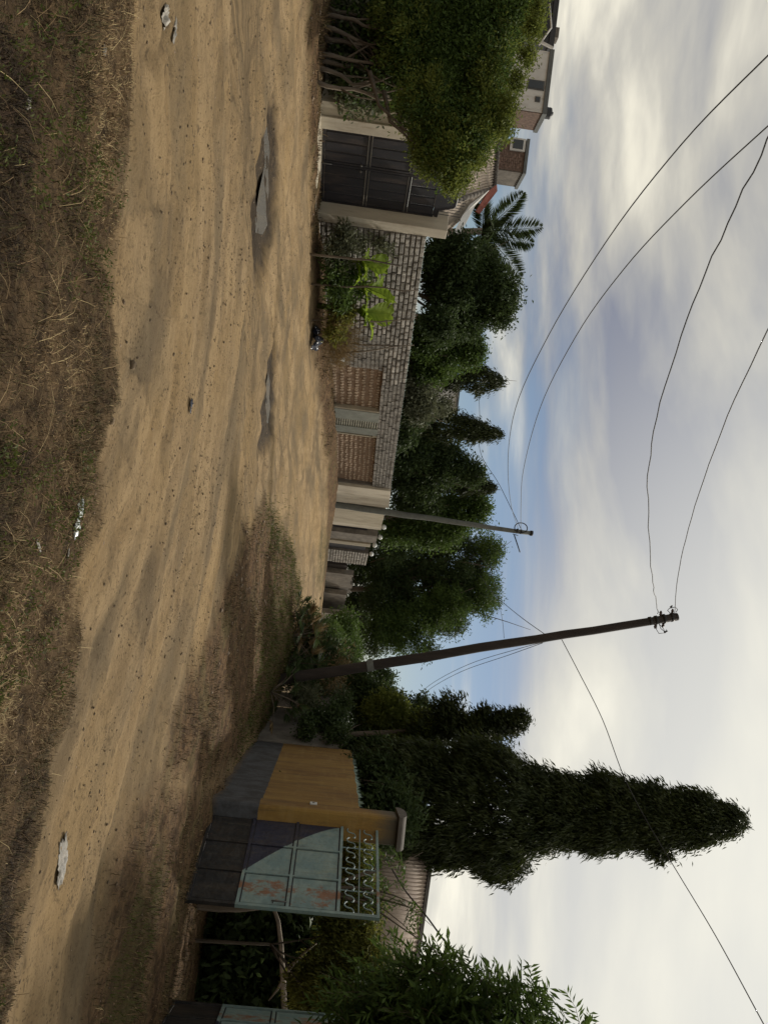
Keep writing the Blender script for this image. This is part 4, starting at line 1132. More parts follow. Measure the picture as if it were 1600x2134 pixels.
crown(bpy.data.objects['spreading_tree'], bpy.data.objects['spreading_tree'].location, [blob(1295, 860, 54.1, 50, 75), blob(1240, 1010, 55.5, 50, 34), blob(1150, 1020, 56.5, 34, 30), blob(1310, 800, 53.5, 36, 30), blob(1345, 850, 53.5, 24, 40), blob(1260, 930, 54.5, 50, 60)], 520, 42, .27, .22, .07, M['leaf_mid'], seed=17, name='crown', gap=.3)

tree('garden_trees', 'dark garden foliage behind the round white gateway lamps', 'hedge', gbase(1150, 700, 60),
     [blob(1100, 800, 50, 40, 56), blob(1130, 830, 52, 46, 50), blob(1165, 790, 58, 40, 60), blob(1210, 770, 60, 50, 46), blob(1270, 755, 61, 50, 40), blob(1330, 745, 61, 46, 30), blob(1190, 830, 60, 50, 40), blob(1300, 720, 62, 60, 30), blob(1150, 740, 58, 40, 40)], 900, 40, .3, .24, .09, 'leaf_dark', seed=19)
def ashoka(label, u0, h0, u1, h1, y, wpx, n, seed, group=None, wind=(0, 0, 0), prof=None, L=.18, W=.042, per=34, extra=None, cr=.16, dep=.9):
    """narrow mast tree: drooping wavy leaves round a straight stem"""
    a, b = P(u0, h0, y), P(u1, h1, y); base = Vector((a.x, y, float(T(a.x, y)))); e = empty('mast_tree', base, 0, label, 'tree', group)
    rng = np.random.default_rng(seed); t = rng.random(n)**.9
    prof = prof or [(0, .75), (.2, .95), (.5, .9), (.8, .55), (.94, .28), (1, .05)]
    pr = np.interp(t, [p[0] for p in prof], [p[1] for p in prof])*(1+.16*np.sin(t*23+seed)+.10*np.sin(t*51))
    th = rng.random(n)*2*math.pi; rr = (wpx/2)*px(y)*pr*(.35+.65*rng.random(n)**.45)
    ax_ = np.array(a)[None, :]*(1-t)[:, None]+np.array(b)[None, :]*t[:, None]
    o = np.stack([np.cos(th)*rr, np.sin(th)*rr*dep, np.zeros(n)], 1); c = ax_+o
    if extra is not None:
        c2, d2_ = blob_clusters(extra, n//5, rng, .3); c = np.concatenate([c, c2]); o = np.concatenate([o, d2_*.3])
    m_ = len(c)
    od = o/(np.linalg.norm(o, axis=1, keepdims=True)+1e-6)
    # each cluster is a drooping twig: leaves strung along a short line
    tw = od*.55+np.array([0, 0, -.75])+rng.normal(size=(m_, 3))*.25+np.array(wind)
    tw /= np.linalg.norm(tw, axis=1, keepdims=True)
    k = rng.random((m_, per)); p = c[:, None, :]+tw[:, None, :]*((k[..., None]-.3)*.5)+rng.normal(size=(m_, per, 3))*cr*.45
    dd = tw[:, None, :]*.9+rng.normal(size=(m_, per, 3))*.34+np.array([0, 0, -.6])
    v = np.clip(rng.random((m_, 1))*.6+rng.random((m_, per))*.4, 0, 1)
    p = p.reshape(-1, 3); dd = dd.reshape(-1, 3); s = rng.uniform(.6, 1.2, len(p))
    link('crown', leaf_mesh('crown', p-np.array(base), dd, L*s, W*s, M['leaf_ashoka'], v.ravel(), rng=rng), e)
    MB().tube([(0, 0, -.2), (0, 0, (b.z-base.z)*.3), b-base-Vector((0, 0, .3))], [.12, .09, .02], 8).obj('trunk', M['bark'], e, True)
    return e
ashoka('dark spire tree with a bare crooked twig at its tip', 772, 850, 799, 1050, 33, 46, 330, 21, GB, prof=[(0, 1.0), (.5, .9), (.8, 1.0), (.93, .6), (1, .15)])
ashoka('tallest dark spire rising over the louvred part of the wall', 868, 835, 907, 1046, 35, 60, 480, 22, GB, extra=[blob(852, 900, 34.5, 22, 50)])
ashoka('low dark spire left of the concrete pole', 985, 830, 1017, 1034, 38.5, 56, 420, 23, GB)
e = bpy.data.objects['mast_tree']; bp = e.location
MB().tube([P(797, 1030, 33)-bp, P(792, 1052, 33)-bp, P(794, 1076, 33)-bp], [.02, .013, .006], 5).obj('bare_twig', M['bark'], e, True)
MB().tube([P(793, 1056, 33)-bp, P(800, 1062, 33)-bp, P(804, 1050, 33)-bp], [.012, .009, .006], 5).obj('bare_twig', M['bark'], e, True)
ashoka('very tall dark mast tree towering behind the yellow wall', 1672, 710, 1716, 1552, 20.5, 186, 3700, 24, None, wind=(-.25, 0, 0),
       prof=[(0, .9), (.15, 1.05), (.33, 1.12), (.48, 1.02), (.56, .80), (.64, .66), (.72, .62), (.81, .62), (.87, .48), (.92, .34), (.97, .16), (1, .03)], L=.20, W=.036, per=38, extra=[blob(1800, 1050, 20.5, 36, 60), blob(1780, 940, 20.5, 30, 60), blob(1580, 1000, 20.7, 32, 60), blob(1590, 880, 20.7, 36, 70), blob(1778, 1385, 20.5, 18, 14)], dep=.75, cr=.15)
ashoka('shorter mast tree with wind blown tips left of the tall one', 1545, 850, 1512, 1092, 24, 70, 470, 25, None, wind=(-.9, 0, .75), L=.17, W=.045, per=40, extra=[blob(1490, 930, 24, 34, 34), blob(1530, 900, 24, 36, 50)])

tree('leafy_tree', 'bushy mid green tree between the wooden pole and the yellow wall', 'tree', gbase(1500, 640, 26.5),
     [blob(1470, 780, 26, 52, 62), blob(1440, 755, 27, 44, 40), blob(1500, 840, 25.5, 46, 50), blob(1540, 790, 25, 50, 60), blob(1580, 800, 24.5, 50, 60), blob(1420, 790, 27.5, 26, 30), blob(1480, 880, 26, 26, 24), blob(1560, 740, 25, 40, 30), blob(1430, 700, 28, 40, 36), blob(1400, 720, 29, 30, 30)], 1300, 44, .17, .14, .05, 'leaf_dark', seed=31)
crown(bpy.data.objects['leafy_tree.004'] if 'leafy_tree.004' in bpy.data.objects else bpy.data.objects['leafy_tree'], (bpy.data.objects['leafy_tree.004'] if 'leafy_tree.004' in bpy.data.objects else bpy.data.objects['leafy_tree']).location,
      [blob(1530, 880, 24.2, 46, 46), blob(1490, 810, 24.8, 46, 50), blob(1560, 840, 24, 36, 40)], 520, 44, .13, .12, .045, M['leaf_light'], seed=32, name='crown')
# dark shrub below mast trees, above wall
tree('hedge_tree', 'dark hedge showing over the glass topped yellow wall', 'hedge', gbase(1640, 560, 19),
     [blob(1590, 790, 22.5, 50, 50), blob(1640, 800, 20, 56, 60), blob(1700, 810, 18.5, 56, 56), blob(1560, 740, 24.5, 40, 46), blob(1640, 740, 20, 50, 40)], 620, 42, .18, .15, .055, 'leaf_dark', seed=33)

# dark crowns at the end of the street
tree('leafy_tree', 'hazy shrubs closing the end of the street right of the ruin', 'tree', gbase(1370, 690, 44),
     [blob(1350, 720, 44, 50, 35), blob(1400, 715, 45, 50, 36), blob(1310, 715, 43, 40, 30), blob(1440, 700, 45, 40, 40), blob(1350, 690, 40, 60, 24)], 560, 40, .25, .18, .07, 'leaf_mid', seed=34)
# compound bush seen through the gate
bc = gbase(1960, 400, 13.2)
tree('compound_bush', 'drooping light green bush seen through the open blue gate', 'bush', bc,
     [blob(1930, 730, 13.2, 60, 55), blob(2000, 740, 12.8, 60, 70), blob(2060, 710, 12.4, 50, 80), blob(1860, 750, 13.8, 50, 34), blob(1790, 745, 14.4, 50, 26), blob(2050, 650, 12.6, 40, 40), blob(2110, 700, 12, 50, 90), blob(2090, 790, 12, 40, 50)], 1100, 48, .13, .085, .028, 'leaf_olive', droop=.8, shell=.3, seed=41, trunk_r=.035, gap=.25, gs=2.5)
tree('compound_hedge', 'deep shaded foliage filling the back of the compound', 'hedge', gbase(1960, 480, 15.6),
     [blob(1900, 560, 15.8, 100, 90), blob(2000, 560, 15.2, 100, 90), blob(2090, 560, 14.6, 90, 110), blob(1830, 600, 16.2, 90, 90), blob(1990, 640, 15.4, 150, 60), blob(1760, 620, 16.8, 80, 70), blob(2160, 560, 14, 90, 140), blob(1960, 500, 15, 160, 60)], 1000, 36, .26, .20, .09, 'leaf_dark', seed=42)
slab('compound_wall', 'near black wall at the back of the compound, its shade put into the colour', 'wall', 1715, 2330, 470, 700, 18.6, 14.2, 'polewood')  # near-black colour stands in for the deep shade behind the gate
# pale crooked limb inside the compound
bp = gbase(2040, 470, 13.6); e = empty('crooked_tree', bp, 0, 'pale crooked bare limb of a tree in the dark compound', 'tree')
def lim(pts, r_, nm='limb'): MB().tube([P(u, h, 13.4+dy)-bp for u, h, dy in pts], r_, 8).obj(nm, M['bark_pale'], e, True)
lim([(1870, 562, .1), (1920, 580, .1), (1970, 586, 0), (2010, 588, 0), (2035, 590, 0), (2090, 592, .1), (2130, 596, .1)], [.03, .035, .04, .045, .05, .05, .06], 'trunk')
lim([(2030, 588, 0), (2022, 600, 0), (2010, 610, 0), (1985, 635, .1), (1965, 660, .2)], [.04, .035, .03, .02, .012])
lim([(2032, 592, -.05), (2036, 606, -.05), (2040, 618, -.05), (2032, 628, -.05), (2022, 632, 0)], [.045, .042, .036, .03, .02])
lim([(2040, 590, 0), (2060, 580, 0), (2085, 560, .1)], [.03, .025, .012])

# near tree with long leaflets, lower right
def pinnate(label, base, blobs, n, seed, m='leaf_dark', nl=16, Lr=.42, ll=.13, lw=.035, cat='tree', droop=.45, name='pinnate_tree'):
    base = Vector(base); e = empty(name, base, 0, label, cat); rng = np.random.default_rng(seed)
    c, d = blob_clusters(blobs, n, rng, .25)
    tw = d*.6+rng.normal(size=(n, 3))*.45+np.array([0, 0, .15]); tw /= np.linalg.norm(tw, axis=1, keepdims=True)
    side = np.cross(tw, rng.normal(size=(n, 3))); side /= np.linalg.norm(side, axis=1, keepdims=True)
    P_, D_, V_ = [], [], []
    br = rng.random(n)
    for k in range(nl):
        t = (k//2)/(nl/2); sg = 1 if k % 2 else -1
        pos = c+tw*(t*Lr)+np.array([0, 0, -1])*(t*t*Lr*droop)
        dd = side*sg*.85+tw*(.5+.4*t)+np.array([0, 0, -.25-.3*t])+rng.normal(size=(n, 3))*.12
        P_.append(pos); D_.append(dd); V_.append(np.clip(br*.6+rng.random(n)*.4, 0, 1))
    p = np.concatenate(P_); dd = np.concatenate(D_); v = np.concatenate(V_); s = rng.uniform(.75, 1.2, len(p))
    link('crown', leaf_mesh('crown', p-np.array(base), dd, ll*s, lw*s, M[m], v, curl=.12, rng=rng), e)
    # leaf stalks
    mb = MB(); 
    for k in range(0, n, 3 if n > 200 else 1):
        a_ = Vector(c[k])-base; t_ = Vector(tw[k]); mb.tube([a_, a_+t_*Lr*.5+Vector((0, 0, -Lr*.25*droop)), a_+t_*Lr+Vector((0, 0, -Lr*droop))], [.005, .004, .002], 3, False)
    o = mb.obj('leaf_stalks', M['bark'], e); o['kind'] = 'stuff'
    tg = c[rng.choice(n, 14 if n > 200 else 4)]
    limbs(e, base, base.lerp(Vector(c.mean(0)), .55), tg, .08, M['bark'], seed)
    return e
bp = Vector((7.4, 10.2, 0))
pinnate('near tree with long drooping leaflets against the sky, lower right', bp,
        [blob(2102, 900, 10, 100, 100), blob(2152, 1050, 10, 90, 110), blob(2082, 1020, 10, 46, 80), blob(2162, 1170, 10, 46, 60), blob(2032, 900, 10, 44, 50), blob(2092, 820, 10.5, 80, 70), blob(2132, 760, 10.2, 70, 60), blob(2200, 900, 10, 120, 160), blob(2330, 850, 9.5, 160, 200), blob(2300, 1080, 9, 130, 150)], 1450, 51, 'leaf_mid', Lr=.46, ll=.15, lw=.036)
tree('shade_tree', 'unseen leafy tree added beyond the right edge to shade the verge', 'tree', (9.9, 13.0, 0),
     [(9.6, 13.2, 5.2, 1.5, 1.5, 1.3), (10.6, 12.2, 5.6, 1.7, 1.5, 1.4), (9.6, 10.6, 4.9, 1.5, 1.5, 1.2), (8.9, 8.7, 4.6, 1.4, 1.4, 1.1), (8.9, 7.0, 4.4, 1.3, 1.3, 1.0)], 420, 40, .24, .2, .09, 'leaf_dark', seed=53)  # out-of-view crowns added to throw shade on the right verge
pinnate('sprays of rounded leaflets crossing the corrugated roof edge', gbase(1880, 420, 13.0),
        [blob(1800, 830, 13, 16, 22), blob(1850, 820, 13, 20, 25), blob(1875, 850, 13, 22, 20), blob(1840, 780, 13.2, 50, 18), blob(1890, 790, 13, 26, 22)], 52, 52, 'leaf_mid', nl=14, Lr=.38, ll=.085, lw=.035, cat='shrub', name='leaflet_shrub')

# coconut palm
def frond(mb_pts, length, base, direction, droop, nl=46, ll=.55, rng=None):
    P_, D_ = [], []
    d = Vector(direction).normalized(); pts = []
    for k in range(nl+1):
        t = k/nl; pts.append(Vector(base)+d*length*t+Vector((0, 0, -droop*length*t*t)))
    sd = d.cross(Vector((.15, 1, .35)) if abs(d.y) < .35 else Vector((0, 0, 1))).normalized()
    for k in range(2, nl+1):
        tn = (pts[k]-pts[k-1]).normalized(); t = k/nl; w_ = ll*math.sin(math.pi*min(1, .12+t*.86))**.6
        for sg in (-1, 1):
            for j in range(2):
                P_.append(pts[k]-tn*j*length/nl*.5); D_.append((sd*sg*.85+tn*.75+Vector((0, 0, -.28+rng.uniform(-.12, .12))), w_*rng.uniform(.85, 1.1)))
    return pts, P_, D_
def palm(label, crown_p, base, fronds, length, ll, lw, m, trunk_r=.14, name='coconut_palm', trunk=True, droop=.25, seed=1):
    base = Vector(base); e = empty(name, base, 0, label, 'palm'); rng = random.Random(seed)
    for k, (d, Ls) in enumerate(fronds):
        pts, P_, D_ = frond(None, length*Ls, Vector(crown_p)-base, d, droop, rng=rng, ll=ll)
        fr = MB().tube(pts, [.025*(1-.85*i/len(pts)) for i in range(len(pts))], 5).obj('frond', M['leaf_palm'], e, True)
        v = np.array([rng.random() for _ in P_])
        link('leaflets', leaf_mesh('leaflets', np.array(P_), np.array([tuple(q[0]) for q in D_]), np.array([q[1] for q in D_]), lw, M[m], v, curl=.03), fr)
    if trunk: MB().tube([(0, 0, -.3), (Vector(crown_p)-base)*.5+Vector((.1, 0, 0)), Vector(crown_p)-base], [trunk_r*1.3, trunk_r, trunk_r*.9], 10).obj('trunk', M['bark_pale'], e, True)
    return e
cp = P(482, 1004, 30)
palm('coconut palm with feathery fronds above the beige roof', cp, gbase(480, 760, 31),
     [((-.91, -.1, .98), .9), ((-.13, -.2, 1.1), 1.0), ((.02, .15, 1.1), .95), ((.72, .1, 1.05), .98), ((.95, 0, .55), .9), ((1, 0, .1), .8), ((-1, .3, .05), .6), ((.5, .8, .7), .8), ((-.5, .9, .8), .7), ((.3, -.9, .3), .6)], 2.65, .62, .055, 'leaf_palm', droop=.16)

# palm scrub round the wooden pole
def fanpalm(label, base, r_, n, seed, name='fan_palm', tilt=.5, dead=.25):
    base = Vector(base); e = empty(name, base, 0, label, 'palm', 'fan palms round the wooden pole'); rng = np.random.default_rng(seed)
    for k in range(n):
        a = rng.uniform(0, 6.28); el = rng.uniform(.15, 1.3); L = r_*rng.uniform(.55, 1)
        d = Vector((math.cos(a)*math.cos(el), math.sin(a)*math.cos(el), math.sin(el)))
        tip = d*L; st = MB().tube([(0, 0, 0), tip*.5+Vector((0, 0, .06)), tip], [.014, .011, .008], 4).obj('stalk', M['bark'], e)
        m_ = 20; s = d.cross(Vector((0, 0, 1))).normalized(); upv = s.cross(d)
        P_ = np.repeat(np.array([tip]), m_, 0); an = np.linspace(-1.45, 1.45, m_)
        D_ = np.array([tuple(d*math.cos(x)+s*math.sin(x)+upv*(.12*math.cos(3*x))+Vector((0, 0, -.25))) for x in an])
        mt = 'leaf_dry' if rng.random() < dead else 'leaf_palm'
        link('fan_leaf', leaf_mesh('fan_leaf', P_, D_, r_*.36*rng.uniform(.8, 1.1, m_), .04, M[mt], rng.random(m_), curl=.02, rng=rng), st)
    return e
for k, (u, h, y, r_, n, lab) in enumerate(((1330, 640, 23, 1.15, 16, 'dark bushy fan palm on the bank left of the wooden pole'), (1385, 650, 22.8, 1.3, 18, 'tallest shaggy fan palm just left of the leaning pole'), (1290, 640, 24, .8, 12, 'small green fan palm at the edge of the far track'), (1450, 650, 21.3, .95, 12, 'yellowing fan palm immediately right of the leaning pole'))):
    fanpalm(lab, gbase(u, h, y)+Vector((0, 0, .05)), r_, n, 60+k, dead=.3)
e_ = gbase(1370, 640, 23.6); e = empty('scrub', e_, 0, 'dark tangled scrub behind the fan palms', 'bush')
crown(e, e_, [blob(1340, 650, 23.8, 50, 34), blob(1390, 660, 23.6, 40, 40), blob(1300, 645, 24.5, 34, 22), blob(1400, 620, 23, 40, 22), blob(1360, 690, 24, 40, 24)], 330, 34, .16, .13, .05, M['leaf_dark'], seed=66, shell=.1, name='foliage')
crown(e, e_, [blob(1340, 640, 23.8, 60, 30), blob(1390, 690, 23.6, 40, 40)], 120, 34, .2, .2, .02, M['leaf_dry'], seed=67, shell=.1, name='dry_twigs')

# old wall and post beyond the pole
slab('ruined_wall', 'weathered stone wall between the fan palm and the yellow wall', 'wall', 1475, 1548, 600, 712, 23.5, 20.9, 'greywall')
slab('gate_post', 'pale square post standing at the left end of the weathered wall', 'post', 1462, 1474, 600, 730, 23.8, 23.9, 'greywall', .4)

b_ = gbase(1490, 640, 21.6); e = empty('creeper_bush', b_, 0, 'dark creeper covering the weathered wall beside the yellow one', 'bush')
crown(e, b_, [blob(1500, 690, 22.0, 26, 30), blob(1530, 705, 21.2, 18, 26), blob(1470, 710, 23.2, 20, 26), blob(1480, 650, 22.6, 24, 16), blob(1440, 655, 24.5, 26, 26), blob(1520, 640, 21.2, 20, 14)], 240, 34, .13, .11, .045, M['leaf_dark'], seed=88, shell=.1, name='foliage')
crown(e, b_, [blob(1440, 690, 24.5, 26, 30), blob(1450, 640, 22.4, 26, 20)], 70, 30, .13, .16, .03, M['leaf_grey'], seed=89, shell=.1, name='foliage')

# ------------------------------------------------------------------ plants in front of the block wall
def banana_leaf(L, W, bend, m, e, rotz, elev, base, seed, broken=0):
    rng = random.Random(seed); n = 14; v = []; f = []; var = []
    for k in range(n+1):
        t = k/n; w_ = W*math.sin(math.pi*min(1, t*.93+.05))**.55
        y = L*(t*math.cos(elev))-0; z = L*(t*math.sin(elev))-bend*L*t*t
        for j, s in enumerate((-1, -.5, 0, .5, 1)):
            v.append((s*w_*.5+rng.uniform(-.012, .012), y-abs(s)*.02-(.05*(k % 2)*abs(s) if broken else 0), z+(.34*W*abs(s))*(1-.6*t)+rng.uniform(-.014, .014)-(.10*abs(s)*rng.random() if broken > .1 else 0))); var.append((.1 if k % 2 else .3)+.5*rng.random()+(.25 if s == 0 else 0))
    for k in range(n):
        torn = rng.random() < broken*1.5
        for j in range(4):
            if torn and j in (0, 3): continue
            i = k*5+j; f.append((i, i+1, i+6, i+5))
    me = np_mesh('leaf', np.array(v), np.array(f), M[m], {'var': np.array(var)}, True); o = link('leaf', me, e, base, rotz); o.scale = (1.12, 1.12, 1.12)
    MB().tube([(0, 0, 0)]+[(0, L*t*math.cos(elev), L*t*math.sin(elev)-bend*L*t*t-.012) for t in (.3, .6, .95)], [.018, .014, .01, .004], 5).obj('midrib', M['leaf_banana'], o, True)
    return o
def banana(label, base, leaves, hgt, seed):
    e = empty('banana_plant', base, 0, label, 'banana plant', 'banana plants before the block wall'); MB().tube([(0, 0, -.1), (.02, 0, hgt*.5), (0, 0, hgt)], [.09, .075, .045], 8).obj('stem', M['leaf_olive'], e, True)
    for k, (L, W, rz, el, bend, br) in enumerate(leaves): banana_leaf(L, W, bend, 'leaf_banana', e, R(rz), R(el), (0, 0, hgt-.04*k), seed*10+k, br)
brg = random.Random(12)
def bl_set(main, n=4):
    out = list(main)
    for k in range(n): out.append((brg.uniform(.6, .95), brg.uniform(.26, .36), brg.uniform(0, 360), brg.uniform(35, 65), brg.uniform(.4, .8), .22))
    return out
banana('banana plant nearest the gateway with pale torn leaf', gbase(534, 676, 20.6), bl_set([(1.0, .46, 20, 68, .30, .2), (.9, .42, -35, 62, .40, .25)]), 1.3, 1)
banana('middle banana plant with upright bright leaves', gbase(588, 676, 21.4), bl_set([(1.1, .40, -25, 70, .25, .15), (1.0, .42, 48, 55, .40, .2)]), 1.35, 2)
banana('rightmost banana plant with one broad lit leaf', gbase(638, 676, 22.2), bl_set([(1.15, .62, 15, 62, .25, .05), (1.1, .42, -58, 48, .45, .2)]), 1.3, 3)
def sapling(label, u0, h0, u1, h1, y, r_, fork=None):
    b = gbase(u0, h0, y); t = P(u1, h1, y); e = empty('sapling', b, 0, label, 'sapling', 'thin bare saplings along the wall'); rg_ = random.Random(u0); pts = []
    for k in range(7):
        q = k/6; pts.append((t-b)*q+Vector((rg_.uniform(-.04, .04), rg_.uniform(-.04, .04), 0)) if k else Vector((0, 0, -.1)))
    MB().tube(pts, [r_*(1-.09*k) for k in range(7)], 6).obj('trunk', M['bark'], e, True)
    for k in range(3):
        s_ = pts[3+k]; MB().tube([s_, s_+Vector((rg_.uniform(-.3, .3), rg_.uniform(-.2, .2), .35))], [.012, .005], 4).obj('twig', M['bark'], e)
    if fork:
        f0 = P(*fork[0], y)-b; MB().tube([f0, f0.lerp(pts[-2], .5)+Vector((.04, 0, 0)), pts[-2]], [r_*.8, r_*.7, r_*.5], 6).obj('limb', M['bark'], e, True)
sapling('thin dark sapling by the pale banana leaf', 534, 676, 552, 832, 19.8, .035)
sapling('straight slender sapling between two banana plants', 596, 676, 606, 872, 20.8, .03)
sapling('bent slender sapling right of the last banana plant', 672, 680, 668, 860, 22.2, .03)
sapling('forked sapling leaning over the block wall near the first bay', 716, 682, 722, 862, 23.2, .035, ((736, 704),))
# shrubs along the foot of the wall
sh = [('low green shrub at the right foot of the white gateway', 'leaf_grey', [blob(500, 715, 20.2, 24, 34), blob(520, 695, 20.2, 24, 22), blob(550, 715, 20.6, 18, 18), blob(505, 765, 20.8, 14, 40), blob(515, 800, 21, 10, 24)], 90, 71),
      ('green weeds rising round the middle banana plant', 'leaf_mid', [blob(590, 708, 21, 34, 24), blob(560, 700, 20.6, 30, 20), blob(620, 712, 21.4, 26, 26), blob(570, 745, 21, 14, 26), blob(612, 750, 21.6, 12, 30)], 120, 72),
      ('olive shrub below the rightmost banana plant', 'leaf_olive', [blob(650, 712, 22, 30, 26), blob(690, 700, 22.2, 20, 18)], 90, 73)]
for lab, m_, bl, n, sd in sh:
    b_ = Vector(bl[0][:3]); b_.z = float(T(b_.x, b_.y)); e = empty('shrub', b_, 0, lab, 'shrub', 'shrubs along the wall foot')
    crown(e, b_, bl, n, 30, .11, .12, .045, M[m_], seed=sd, shell=.1, droop=.2, name='foliage', zmin=b_.z)
b_ = gbase(695, 690, 22.4); e = empty('dry_bush', b_, 0, 'brown dry bush beside the forked sapling', 'bush')
crown(e, b_, [blob(700, 705, 22.9, 40, 22), blob(735, 700, 23.6, 30, 18), blob(665, 697, 22.2, 26, 16), blob(712, 730, 23, 16, 20)], 200, 22, .16, .30, .011, M['leaf_dry'], seed=75, shell=.05, droop=-.5, name='twigs')
# vine at left of the gateway
# ------------------------------------------------------------------ grass
def blades(name, x, y, z, hgt, wid, lean, var, m, label=None, kind='stuff', curl=None, seed=0):
    rng = np.random.default_rng(seed); n = len(x); a = rng.random(n)*6.283; ln = lean*rng.uniform(.4, 1.3, n)
    h_ = hgt*rng.uniform(.5, 1.4, n); dx, dy = np.cos(a)*ln*h_, np.sin(a)*ln*h_; vz = h_*np.sqrt(np.clip(1-np.minimum(ln, .97)**2, .05, 1))
    b = a+1.57+rng.normal(size=n)*.5; wx, wy = np.cos(b)*wid, np.sin(b)*wid
    p0 = np.stack([x-wx, y-wy, z-.01], 1); p1 = np.stack([x+wx, y+wy, z-.01], 1)
    mx_ = np.stack([x+dx*.45, y+dy*.45, z+vz*.62], 1); w2 = np.stack([wx, wy, wx*0], 1)*.75
    tip = np.stack([x+dx*1.15, y+dy*1.15, z+vz*rng.uniform(.75, 1.0, n)], 1)
    co = np.stack([p0, p1, mx_+w2, mx_-w2, tip+w2*.25, tip-w2*.25], 1).reshape(-1, 3); i = np.arange(n)*6
    q = np.concatenate([np.stack([i, i+1, i+2, i+3], 1), np.stack([i+3, i+2, i+4, i+5], 1)])
    o = link(name, np_mesh(name, co, q, m, {'var': np.repeat(var, 6)})); return tag(o, label, None, None, kind)
def scatter(n, xr, yr, seed): 
    rng = np.random.default_rng(seed); return rng.uniform(*xr, n), rng.uniform(*yr, n), rng
x, y, rng = scatter(260000, (-4.2, 3.6), (2.55, 5.9), 91)
z, m = TZ(x, y); pat = fbm(x*2.1+5, y*2.1, 4); pat2 = fbm(x*.9+40, y*.9+3, 3)
k = (rng.random(len(x)) < np.clip(m['front']**2*(.25+1.5*(pat-.25)), 0, .8)*.85)
x, y, z, pat, pat2 = x[k], y[k], z[k], pat[k], pat2[k]
edge = sdf(x, y, POLY['front'])
tall = .030+.05*sstep(.38, .66, pat)*sstep(.0, .5, edge)
var = np.clip(.42+(pat2-.5)*1.5+rng.normal(size=len(x))*.20+.16*np.exp(-(edge/.25)**2)-.22*sstep(.45, .7, pat), 0, 1)
blades('dry_grass', x, y, z, tall, .0019, 1.0, var, M['grass'], 'dry tangled grass covering the ground in front', seed=1)
# long loose straws
x, y, rng = scatter(2600, (-4.2, 3.6), (2.6, 5.3), 93); z, m = TZ(x, y); k = rng.random(len(x)) < m['front']*.8; x, y, z = x[k], y[k], z[k]
blades('dry_grass', x, y, z+.02, .12, .0014, 1.25, np.clip(rng.normal(.72, .2, len(x)), 0, 1), M['grass'], 'long bleached straws lying over the dry grass', seed=2)
# weeds over the verges
x, y, rng = scatter(330000, (-14, 8.5), (5.2, 30), 94)
dd = np.hypot(x, y); z, m = TZ(x, y); pat = fbm(x*1.6, y*1.6, 4)
k = rng.random(len(x)) < m['verge']*np.clip(1.7*(pat-.18), 0, 1)*np.clip(14/dd, .35, 1)
x, y, z, dd, pat = x[k], y[k], z[k], dd[k], pat[k]; m = masks(x, y)
left = (x < -.4*y*0-.25*y+1.0)
tall = .03+.05*sstep(.4, .7, pat)+.12*(sdf(x, y, POLY['lverge']) > .9)*sstep(.4, .65, pat)
var = np.clip(.42+rng.normal(size=len(x))*.22-.02*(pat < .45), 0, 1)
blades('verge_weeds', x, y, z, tall, .0022*np.clip(dd/7, 1, 3.5), .9, var, M['grass'], 'short brown weeds on the verges of the track', seed=3)
x, y, rng = scatter(160000, (-3, 8.5), (5.5, 30), 95); z, m = TZ(x, y); k = rng.random(len(x)) < m['green']*.7; x, y, z = x[k], y[k], z[k]; dd = np.hypot(x, y)
blades('green_grass', x, y, z, .06+.03*sstep(14, 20, y), .0024*np.clip(dd/7, 1, 3.5), .7, rng.random(len(x)), M['greengrass'], 'patches of green grass on the right verge and bank', seed=4)
# leafy weeds in the foreground grass
x, y, rng = scatter(600, (-3.9, 3.4), (2.8, 4.8), 96); z, m = TZ(x, y); pat = fbm(x*1.4+9, y*1.4, 3); k = (m['front'] > .7) & (pat > .5); c = np.stack([x, y, z+.03], 1)[k]; n = len(c)
p = np.repeat(c, 26, 0)+rng.normal(size=(n*26, 3))*np.array([.045, .045, .02]); dd = rng.normal(size=(n*26, 3))+np.array([0, 0, .5])
o = link('green_weeds', leaf_mesh('green_weeds', p, dd, .026, .010, M['greengrass'], rng.random(n*26))); tag(o, 'small green weeds mixed in the front grass', kind='stuff')

# ------------------------------------------------------------------ pebbles and clods
def pebbles(n, xr, yr, smin, smax, seed, name, label, m, maskf):
    rng = np.random.default_rng(seed); x = rng.uniform(*xr, n); y = rng.uniform(*yr, n); z, mk = TZ(x, y); k = rng.random(n) < maskf(mk, x, y); x, y, z = x[k], y[k], z[k]; n = len(x)
    ico = np.array([(0, 0, 1), (.9, 0, .2), (.28, .85, .25), (-.72, .52, .2), (-.72, -.52, .25), (.28, -.85, .2), (0, 0, -.6)])
    fc = np.array([(0, 1, 2), (0, 2, 3), (0, 3, 4), (0, 4, 5), (0, 5, 1), (6, 2, 1), (6, 3, 2), (6, 4, 3), (6, 5, 4), (6, 1, 5)])
    s = smin*(smax/smin)**(rng.random(n)**2.2); v = ico[None]*rng.uniform(.65, 1.25, (n, 7, 1))*s[:, None, None]*np.stack([rng.uniform(.8, 1.5, n), rng.uniform(.8, 1.3, n), rng.uniform(.5, .8, n)], 1)[:, None, :]
    a = rng.random(n)*6.28; ca, sa = np.cos(a)[:, None], np.sin(a)[:, None]; vx = v[..., 0]*ca-v[..., 1]*sa; vy = v[..., 0]*sa+v[..., 1]*ca
    co = np.stack([vx+x[:, None], vy+y[:, None], v[..., 2]+z[:, None]+s[:, None]*.2], -1).reshape(-1, 3)
    f = (fc[None]+7*np.arange(n)[:, None, None]).reshape(-1, 3)
    tag(link(name, np_mesh(name, co, f, m)), label, kind='stuff')
